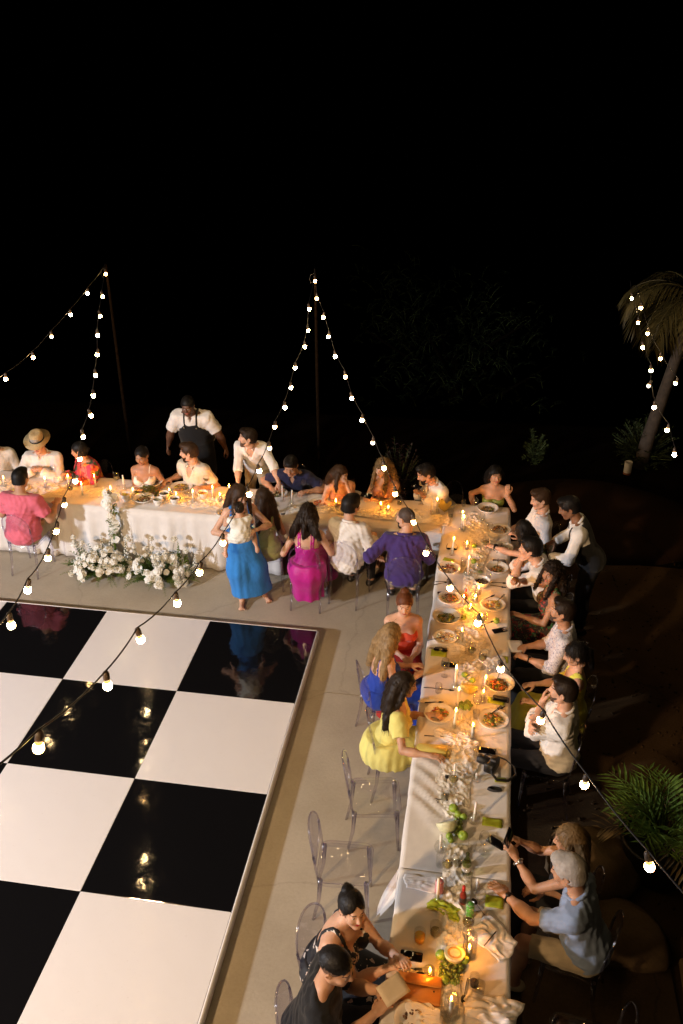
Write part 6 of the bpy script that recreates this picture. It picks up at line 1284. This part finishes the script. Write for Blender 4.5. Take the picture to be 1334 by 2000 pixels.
def watch(q_, m='w'):
    def f(root, I):
        W_, E_ = I['W'][q_], I['E'][q_]; d = unit(W_-E_); c = W_-d*.028; a = unit(np.cross(d, (0, .3, 1))); b2 = np.cross(d, a); mb = MB()
        mb.tube([c+(a*math.cos(t)+b2*math.sin(t))*.0315 for t in np.linspace(0, 2*PI, 15)], .007, 6, cap=False, flat=1.4); n = unit(b2 if b2[2] > 0 else -b2); mb.tube([c+n*.030, c+n*.041], .018, 12); mb.obj('wristwatch', m_dark if m == 'w' else mat('silver', (.6, .58, .55), .3, metal=1, var=0), root)
    return f
# behind the head table, facing the camera
person('person at the left picture edge in a loose white shirt behind the head table', (-4.605, 1.917, 1.200), -65, 18, hy=10, hp=25, top=S('rolled', m_ws), low=dict(kind='trousers', mat=m_nvt), group=P1_, h=.017, shoes=m_shoe)
person('man in a straw hat, glasses and white shirt looking down at his hands', (-3.966, 1.888, 1.230), -84, 14, hp=16, b=1.12, arms={1: (.07, .30, .90), -1: (-.03, .30, .90)}, elb={1: (1, -.2, -.5), -1: (-1, -.2, -.5)}, hair=('short', 'grey'), top=S('long', m_ws, off=.02, v=.05, buttons=True), low=dict(kind='trousers', mat=m_khaki), group=P1_, extra=hat, sk='light', curl=.9, shoes=m_shoe)
person('woman in a red floral blouse turned in profile to the left', (-3.423, 1.906, 1.160), -125, 16, hy=-46, hp=12, s=.94, fem=True, sk='tan', hair=('bun', 'black', dict(at=(0, -.11, .0))), arms={1: (.14, .34, .83), -1: (-.10, .36, .83)}, top=S('long', m_flor, off=.028, wr=.006, v=.09, collar=False, name='blouse'), low=dict(kind='skirt', mat=m_flor, hem=.3), group=P1_)
person('woman in a white satin slip dress looking down at her plate', (-2.565, 1.846, 1.180), -90, 8, hy=-8, hp=20, s=.94, fem=True, sk='olive', hair=('bun', 'black', dict(at=(0, -.105, .0), part=True)), arms={1: (.02, .30, .80), -1: (-.20, .24, .78)}, top=Dr(m_satin, bust=.40, dip=-.075, back=.3, sw=.006, wr=.003), low=dict(kind='skirt', mat=m_satin, hem=.1), group=P1_)
person('bearded man in an open cream shirt facing left', (-1.981, 1.960, 1.220), -110, 10, hy=-62, hp=8, sk='light', hair=('short', 'brown', dict(beard=.006)), beard='dark', arms={1: (.30, .20, .79), -1: (-.24, .22, .82)}, top=S('short', m_cream, v=.16, off=.018), low=dict(kind='trousers', mat=m_khaki), group=P1_, shoes=m_shoe)
person('waiter in a short sleeved white shirt and black apron looking down', (-2.182, 2.652, 1.550), -88, 30, hp=14, pose='stand', b=1.34, sk='dark', hair=('crop', 'black'), arms={1: (.42, .10, .80), -1: (-.42, .12, .82)}, elb={1: (1, -.4, 0), -1: (-1, -.4, 0)}, top=S('short', m_ws, off=.024, apron=m_black, len=.85, v=.06), low=dict(kind='trousers', mat=m_blk), group=P5_, shoes=m_shoe)
person('man in a deep V white shirt leaning on the table with straight arms, looking left', (-1.249, 2.116, 1.400), -92, 32, s=.95, hy=-68, hp=-2, pose='stand', sk='light', hair=('short', 'dark', dict(beard=.0)), beard='shaved', arms={-1: ('w', -.78, 1.90, .80), 1: ('w', -1.36, 1.93, .80)}, elb={1: (.5, -1, 0), -1: (-.5, -1, 0)}, top=S('rolled', m_ws, v=.17, off=.018), low=dict(kind='trousers', mat=m_khaki), group=P1_, h=.016, shoes=m_shoe, palms={1: (0, 0, 1), -1: (0, 0, 1)}, curl=.15)
person('man in a navy polo shirt bent over the table', (-0.667, 1.933, 1.140), -90, 30, hp=24, sk='tan', hair=('short', 'black'), arms={1: (.26, .34, .80), -1: (-.22, .36, .80)}, elb={1: (.7, -.4, -.3), -1: (-.7, -.4, -.3)}, top=S('short', m_navy), low=dict(kind='trousers', mat=m_nvt), group=P1_, b=1.08, shoes=m_shoe)
person('woman with straight brown hair leaning her cheek on her hand', (-0.026, 1.797, 1.130), -82, 26, hy=58, hp=10, hr=-14, s=.94, fem=True, sk='light', hair=('long', 'brown', dict(len=.20, sides=(1,), front=1, wave=.2)), arms={-1: (-.10, .40, 1.02), 1: (-.02, .40, .79)}, elb={-1: (-.3, .3, -1), 1: (1.0, .1, -.3)}, palms={-1: ((-.6, .2, .3), (.3, -.1, 1))}, top=Dr(m_pinkt, bust=.40, back=.34, sw=.006), low=dict(kind='skirt', mat=m_nvt, hem=.3), group=P1_, curl={-1: .9, 1: .3})
person('woman with long curly blond hair looking down at a phone', (0.483, 1.961, 1.180), -112, 12, hy=-12, hp=18, s=.95, fem=True, sk='light', hair=('long', 'dirty', dict(len=.36, curly=True, amp=.006, th=.022, front=1)), arms={1: (.10, .38, .84), -1: (.02, .36, .84)}, top=Dr(m_pinkt, bust=.40, back=.34, sw=.012), low=dict(kind='skirt', mat=m_pinkt, hem=.3), group=P1_, curl=.8, extra=hold('phone', 'lit phone in the hands of the curly haired woman', 1, (0, .12, .03), rot=(.5, 0, -.4)))
person('bearded man in white hunched over a phone, face turned down and left', (1.011, 1.983, 1.140), -140, 26, hy=-16, hp=22, sk='tan', hair=('short', 'black', dict(beard=.006)), beard='black', arms={1: (.10, .36, .84), -1: (-.04, .36, .84)}, top=S('long', m_ws, off=.02), low=dict(kind='trousers', mat=m_khaki), group=P1_, curl=.9, shoes=m_shoe, extra=hold('phone', 'dark phone held by the hunched man in white', 1, (0, .12, .03), rot=(.4, 0, -.7)))
person('woman in an olive strapless dress with a black bob, hand raised to her chin', (1.85, 2.05, 1.15), -92, 6, hy=18, hp=0, s=.92, fem=True, sk='tan', hair=('bob', 'black', dict(len=.15, sl=.9, sp=.3)), arms={-1: (-.17, .22, .98), 1: (.24, .10, .70)}, elb={-1: (-.5, .1, -1), 1: (.5, -.4, -.6)}, palms={-1: ((0, 1, .1), (.15, -.1, 1))}, top=Dr(m_olv, bust=.385, back=.36, straps=False), low=dict(kind='skirt', mat=m_olv, hem=.3), group=P1_, curl=.8)
# dark side of the long table
person('man in a white shirt and brown belt near the corner, facing left', (2.363, 1.355, 1.230), 192, 4, hy=2, hp=14, sk='light', hair=('short', 'brown'), arms={-1: (-.24, .26, .70), 1: (.22, .38, .70)}, top=S('rolled', m_ws, v=.08, hem=-.06), low=dict(kind='trousers', mat=m_khaki, belt=m_beltb), group=P3_, shoes=m_shoe)
person('woman with long straight black hair reaching across the table', (2.165, 0.709, 1.170), 176, 18, hy=-52, hp=10, s=.94, fem=True, sk='light', hair=('long', 'black', dict(len=.42, wave=.15, sp=1.3)), arms={-1: ('w', 1.87, .88, .83), 1: (.30, .25, .9)}, top=Dr(m_blk, bust=.42, back=.42, sw=.03), low=dict(kind='skirt', mat=m_blk, hem=.3), group=P3_, curl=.6, extra=watch(-1))
person('black haired man in a rolled white shirt resting his chin on his folded hand', (2.234, 0.329, 1.170), 174, 22, hy=0, hp=4, sk='light', hair=('short', 'black', dict(th=.02)), arms={-1: (-.02, .36, 1.03), 1: (.04, .36, 1.03)}, elb={-1: (-.6, .3, -1), 1: (.6, .3, -1)}, palms={-1: ((-.5, .6, .3), (.2, -.2, 1)), 1: ((.5, .6, .3), (-.2, -.2, 1))}, top=S('rolled', m_ws, v=.12, off=.018), low=dict(kind='trousers', mat=m_blk), group=P3_, curl=1.0, shoes=m_shoe)
person('waiter in a black waistcoat and bow tie bending to pour', (2.606, 0.611, 1.540), 178, 24, hy=4, hp=24, pose='stand', sk='brown', hair=('short', 'black'), arms={-1: (-.10, .44, .98), 1: (.16, .40, 1.02)}, elb={-1: (-.9, -.6, -.3), 1: (.9, -.6, -.4)}, top=S('long', m_ws, vest=m_black, off=.016, v=.03), low=dict(kind='trousers', mat=m_blk), group=P5_, curl=1.1, shoes=m_shoe, extra=hold('bottle', 'dark bottle in the hand of the waiter in the waistcoat', -1, (0, .08, -.1)))
person('woman with dark curls in a dark floral dress holding a drink', (2.439, -0.105, 1.160), 186, 4, hy=40, hp=2, s=.95, fem=True, sk='olive', hair=('long', 'dark', dict(len=.34, curly=True, amp=.007, th=.026, front=1)), arms={1: (.16, .36, .96), -1: (-.10, .34, .70)}, elb={1: (1, -.2, -.6)}, top=Dr(m_flor2, bust=.42, back=.40, sw=.03), low=dict(kind='skirt', mat=m_flor2, hem=.3), group=P3_, curl={1: .9, -1: .5}, extra=hold('cup', 'amber drink in the hand of the curly woman in floral', 1, (0, .07, .0)))
person('man in a grey finely printed shirt with rolled sleeves', (2.494, -0.880, 1.240), 176, 6, hy=-4, hp=-6, sk='tan', hair=('short', 'dark', dict(beard=.002)), beard='shaved', arms={-1: (-.10, .36, .72), 1: (.08, .38, .72)}, top=S('rolled', m_prt, v=.10, off=.018), low=dict(kind='trousers', mat=m_blk), group=P3_, curl=.8, shoes=m_shoe, extra=hold('card', 'white paper held low by the man in the printed shirt', 1, (0, .10, .02), rot=(.5, .3, .5), then=watch(-1)))
person('woman with dark tied back hair in a yellow sleeveless dress', (2.592, -1.415, 1.160), 182, 2, hy=4, hp=18, s=.94, fem=True, sk='light', hair=('pony', 'black', dict(len=.18)), arms={1: (.14, .34, .68), -1: (-.12, .36, .68)}, top=Dr(m_ylw2, bust=.42, back=.38, sw=.028, sx=.10), low=dict(kind='skirt', mat=m_ylw2, hem=.3), group=P3_)
person('man in a loose white shirt with folded arms looking left', (2.444, -2.052, 1.250), 172, 2, hy=-6, hp=0, sk='light', hair=('short', 'dark', dict(th=.008, beard=.0)), beard='shaved', arms={-1: (.13, .20, .98), 1: (-.12, .25, .93)}, elb={-1: (-1, .1, -.6), 1: (1, .1, -.6)}, palms={-1: (.1, 1, .3), 1: (-.1, 1, .3)}, top=S('rolled', m_ws, v=.13, off=.026, hem=.12, wr=.006), low=dict(kind='trousers', mat=m_nvt), group=P3_, curl=.5, shoes=m_shoe, b=1.08)
person('blond woman in a black top looking at a phone she holds up', (2.422, -3.530, 1.160), 172, 6, hy=4, hp=12, s=.94, fem=True, sk='tan', hair=('bob', 'dirty', dict(len=.20, sl=.8, wave=.1)), arms={-1: (-.06, .42, .93), 1: (.10, .42, .93)}, top=Dr(m_blk, bust=.42, back=.42, sw=.03), low=dict(kind='skirt', mat=m_blk, hem=.3), group=P3_, curl=.9, h=.013, extra=hold('phone', 'lit phone held up by the blond woman in black', -1, (0, .11, .06), rot=(1.0, 0, 1.3), then=watch(-1, 's')))
person('grey haired man in a light blue polo shirt with a hand on the table', (2.396, -3.828, 1.190), 166, 16, hy=-4, hp=16, sk='tan', hair=('short', 'grey', dict(th=.016, ns=60)), arms={-1: ('w', 2.02, -3.76, .80), 1: (.18, .36, .72)}, elb={-1: (-1, -.3, -.5)}, top=S('short', m_blue, v=.05, off=.018, wr=.004, hem=.10), low=dict(kind='shorts', mat=m_khaki), group=P3_, h=.012, palms={-1: (0, 0, 1)}, curl={-1: .1, 1: .5}, extra=watch(-1), shoes=m_tan, b=1.08)
# terrace side of the long table
person('red haired woman with a top bun in an orange red strapless dress', (1.027, -0.892, 1.170), -80, 8, hy=-4, hp=6, s=.94, fem=True, sk='light', hair=('bun', 'auburn', dict(at=(0, -.05, .14))), arms={1: (.02, .28, .68), -1: (-.06, .32, .68)}, top=Dr(m_red, bust=.385, back=.36, straps=False, wr=.003), low=dict(kind='skirt', mat=m_redsk, hem=.1), group=P4_, h=.013, curl=.6)
person('woman with long blond hair in a cobalt blue dress seen from behind', (0.954, -1.385, 1.160), 26, 10, hy=30, hp=10, s=.94, fem=True, sk='light', hair=('long', 'blond', dict(len=.36, wave=.9, amp=.0035)), arms={1: (.12, .34, .72), -1: (-.05, .36, .72)}, top=Dr(m_cob, bust=.40, back=.27, sw=.007), low=dict(kind='skirt', mat=m_cob, hem=.1), group=P4_, h=.013)
person('woman with long dark hair in a yellow puff sleeved dress, hand on the table', (1.139, -2.082, 1.170), 12, 10, hy=-6, hp=10, s=.95, fem=True, sk='tan', hair=('long', 'dark', dict(len=.36, wave=.25)), arms={1: ('w', 1.40, -2.50, .81), -1: (-.06, .36, .78)}, palms={1: (0, 0, 1)}, top=Dr(m_yel, bust=.43, back=.40, straps=False, puff=True, wr=.003), low=dict(kind='skirt', mat=m_yel, hem=.40, bell=(.115, .20, .22), fold=.005, fn=13), group=P4_, h=.012)
person('woman with a dark bun in a black floral dress, hands over the table edge', (1.026, -4.296, 1.140), -20, 14, hy=-36, hp=-3, s=.98, b=1.22, fem=True, sk='light', lips=LIPR, hair=('bun', 'black', dict(at=(0, -.075, .115), part=True)), arms={1: (.06, .48, .84), -1: (-.02, .50, .86)}, top=Dr(m_flor3, bust=.405, back=.26, sw=.014, sx=.095), low=dict(kind='skirt', mat=m_flor3, hem=.12, fold=.004), group=P4_, h=.011, curl=.5)
person('man in a black T-shirt with cropped hair reading a card', (0.995, -4.753, 1.200), 4, 14, hy=-24, hp=14, b=1.15, sk='tan', hair=('crop', 'black', dict(th=.011, fade=True)), arms={1: (.04, .42, .84), -1: (-.10, .44, .86)}, top=S('short', m_black, v=0, collar=False, off=.016), low=dict(kind='trousers', mat=m_blk), group=P4_, h=.011, curl=.8, shoes=m_shoe, extra=hold('card', 'cream card held by the man in the black T-shirt', -1, (0, .12, .03), rot=(.35, -.2, .7), m=mat('cream_card', (.62, .50, .36), .7)))
# terrace side of the head table
person('man in a pink T-shirt and khaki trousers seen from behind', (-3.741, 0.929, 1.220), 86, 10, hp=12, b=1.22, sk='tan', hair=('short', 'black'), arms={1: (.28, .34, .80), -1: (-.26, .34, .80)}, top=S('short', m_pink, v=0, collar=False, off=.026, wr=.005, hem=.1), low=dict(kind='trousers', mat=m_khaki), group=P2_, h=.013, shoes=m_tan)
person('barefoot woman in a sky blue dress standing with a baby on her hip', (-0.919, 0.450, 1.490), -66, 12, hy=24, hp=26, hr=10, s=.95, fem=True, pose='stand', sk='light', hair=('long', 'brown', dict(len=.26, front=1)), arms={1: ('w', -.97, .30, 1.06), -1: ('w', -.72, .36, 1.12)}, elb={1: (1, -.3, -.5), -1: (1*-.8, -.2, -.6)}, feet={-1: (-.24, -.02, .075), 1: (.03, .05, .075)}, top=Dr(m_sky, bust=.43, back=.36, sw=.025, sx=.105), low=dict(kind='skirt', mat=m_sky, hem=.13, flare=.02, fold=.004, fn=4), group=P2_, h=.013)
person('baby in a white romper held by the woman in sky blue', (-.885, .27, 1.41), 118, 4, hp=4, s=.46, b=1.25, sk='light', hair=('crop', 'dark', dict(th=.008)), arms={1: (.10, .15, 1.28), -1: (-.10, .15, 1.30)}, knees={1: (.15, .10, 1.05), -1: (-.15, .10, 1.05)}, feet={1: (.18, .03, .87), -1: (-.18, .03, .88)}, top=dict(kind='shirt', sleeve='short', len=.3, mat=m_lav, collar=False, v=0, off=.028, hem=.12, name='romper'), low=dict(kind='shorts', mat=m_lav, off=.04), group=P2_, h=.0085)
person('woman in a pale green satin dress with long brown hair beside the baby', (-0.809, 1.041, 1.150), 108, 10, hy=30, hp=14, s=.94, fem=True, sk='tan', hair=('long', 'brown', dict(len=.36, wave=.4)), arms={-1: (-.12, .30, .95), 1: (.14, .34, .74)}, top=Dr(m_grn, bust=.42, back=.34, sw=.016), low=dict(kind='skirt', mat=m_grn, hem=.2), group=P2_, h=.013)
person('woman in a magenta satin dress with dark wavy hair seen from behind', (-0.214, 0.715, 1.170), 88, 8, hy=-4, hp=8, s=.96, b=1.12, fem=True, sk='light', hair=('long', 'dark', dict(len=.24, wave=1.3, amp=.006, th=.02, sp=1.3)), arms={-1: (-.26, .20, .70), 1: (.20, .32, .76)}, elb={-1: (-.35, -.5, -.7)}, top=Dr(m_mag, bust=.41, back=.30, sx=(.065, .092), sw=.009), low=dict(kind='skirt', mat=m_mag, hem=.14, bell=(.125, .168, .20), fold=.008, fn=7), group=P2_, h=.012)
person('man in a white shirt with thick black hair seen from behind', (0.250, 0.878, 1.220), 76, 8, hy=-22, hp=8, sk='light', hair=('short', 'black', dict(th=.022)), arms={1: (.20, .30, .74), -1: (-.16, .34, .78)}, top=S('long', m_ws, off=.022, wr=.005, hem=.14), low=dict(kind='trousers', mat=m_blk), group=P2_, h=.012, shoes=m_shoe, b=1.05)
person('bald bearded man in a purple shirt looking left over his shoulder', (0.883, 0.674, 1.230), 96, 6, hy=52, hp=4, b=1.18, sk='light', hair=('crop', 'shaved', dict(th=.003, beard=.012)), beard='dark', arms={-1: (-.30, .12, .70), 1: (.24, .34, .70)}, elb={-1: (-.7, -.6, -.3)}, top=S('elbow', m_purple, off=.020, wr=.005, hem=.13), low=dict(kind='trousers', mat=m_khaki), group=P2_, h=.012, shoes=m_shoe)
# ------------------------------------------------------------------ a chair under everyone who sits, and the empty ones
def short(lab):
    for k in (' looking', ' turned', ' facing', ' seen from', ' leaning', ' reaching', ' resting', ' holding', ' behind', ' hunched', ', hand', ' reading', ' with a hand', ', face', ' beside', ' bent', ' with rolled',  ' near the', ' in a loose'): lab = lab.split(k)[0]
    return ' '.join(lab.split()[:11])
for o in list(PEOPLE):
    lab = o['label']; x, y, yw = SEAT[lab]
    if 'waiter' in lab or 'baby in' in lab or 'leaning on the table' in lab or 'barefoot' in lab: continue
    a = math.radians(yw); ghost_chair('clear chair under the '+short(lab), x+.09*math.cos(a), y+.09*math.sin(a), yw)
for lab, x, y, yw in (('empty clear chair in the middle of the row on the terrace side', .98, -2.66, 10), ('empty clear chair above the woman in black floral', .84, -3.37, 4), ('empty clear chair in the dark beside the grey haired man', 2.52, -4.55, 172)):
    ghost_chair(lab, x, y, yw)
napkin('grey cloth left on the seat of the empty chair in the dark', (2.50, -4.58, .465), .2, .30, .26, .02, 40)
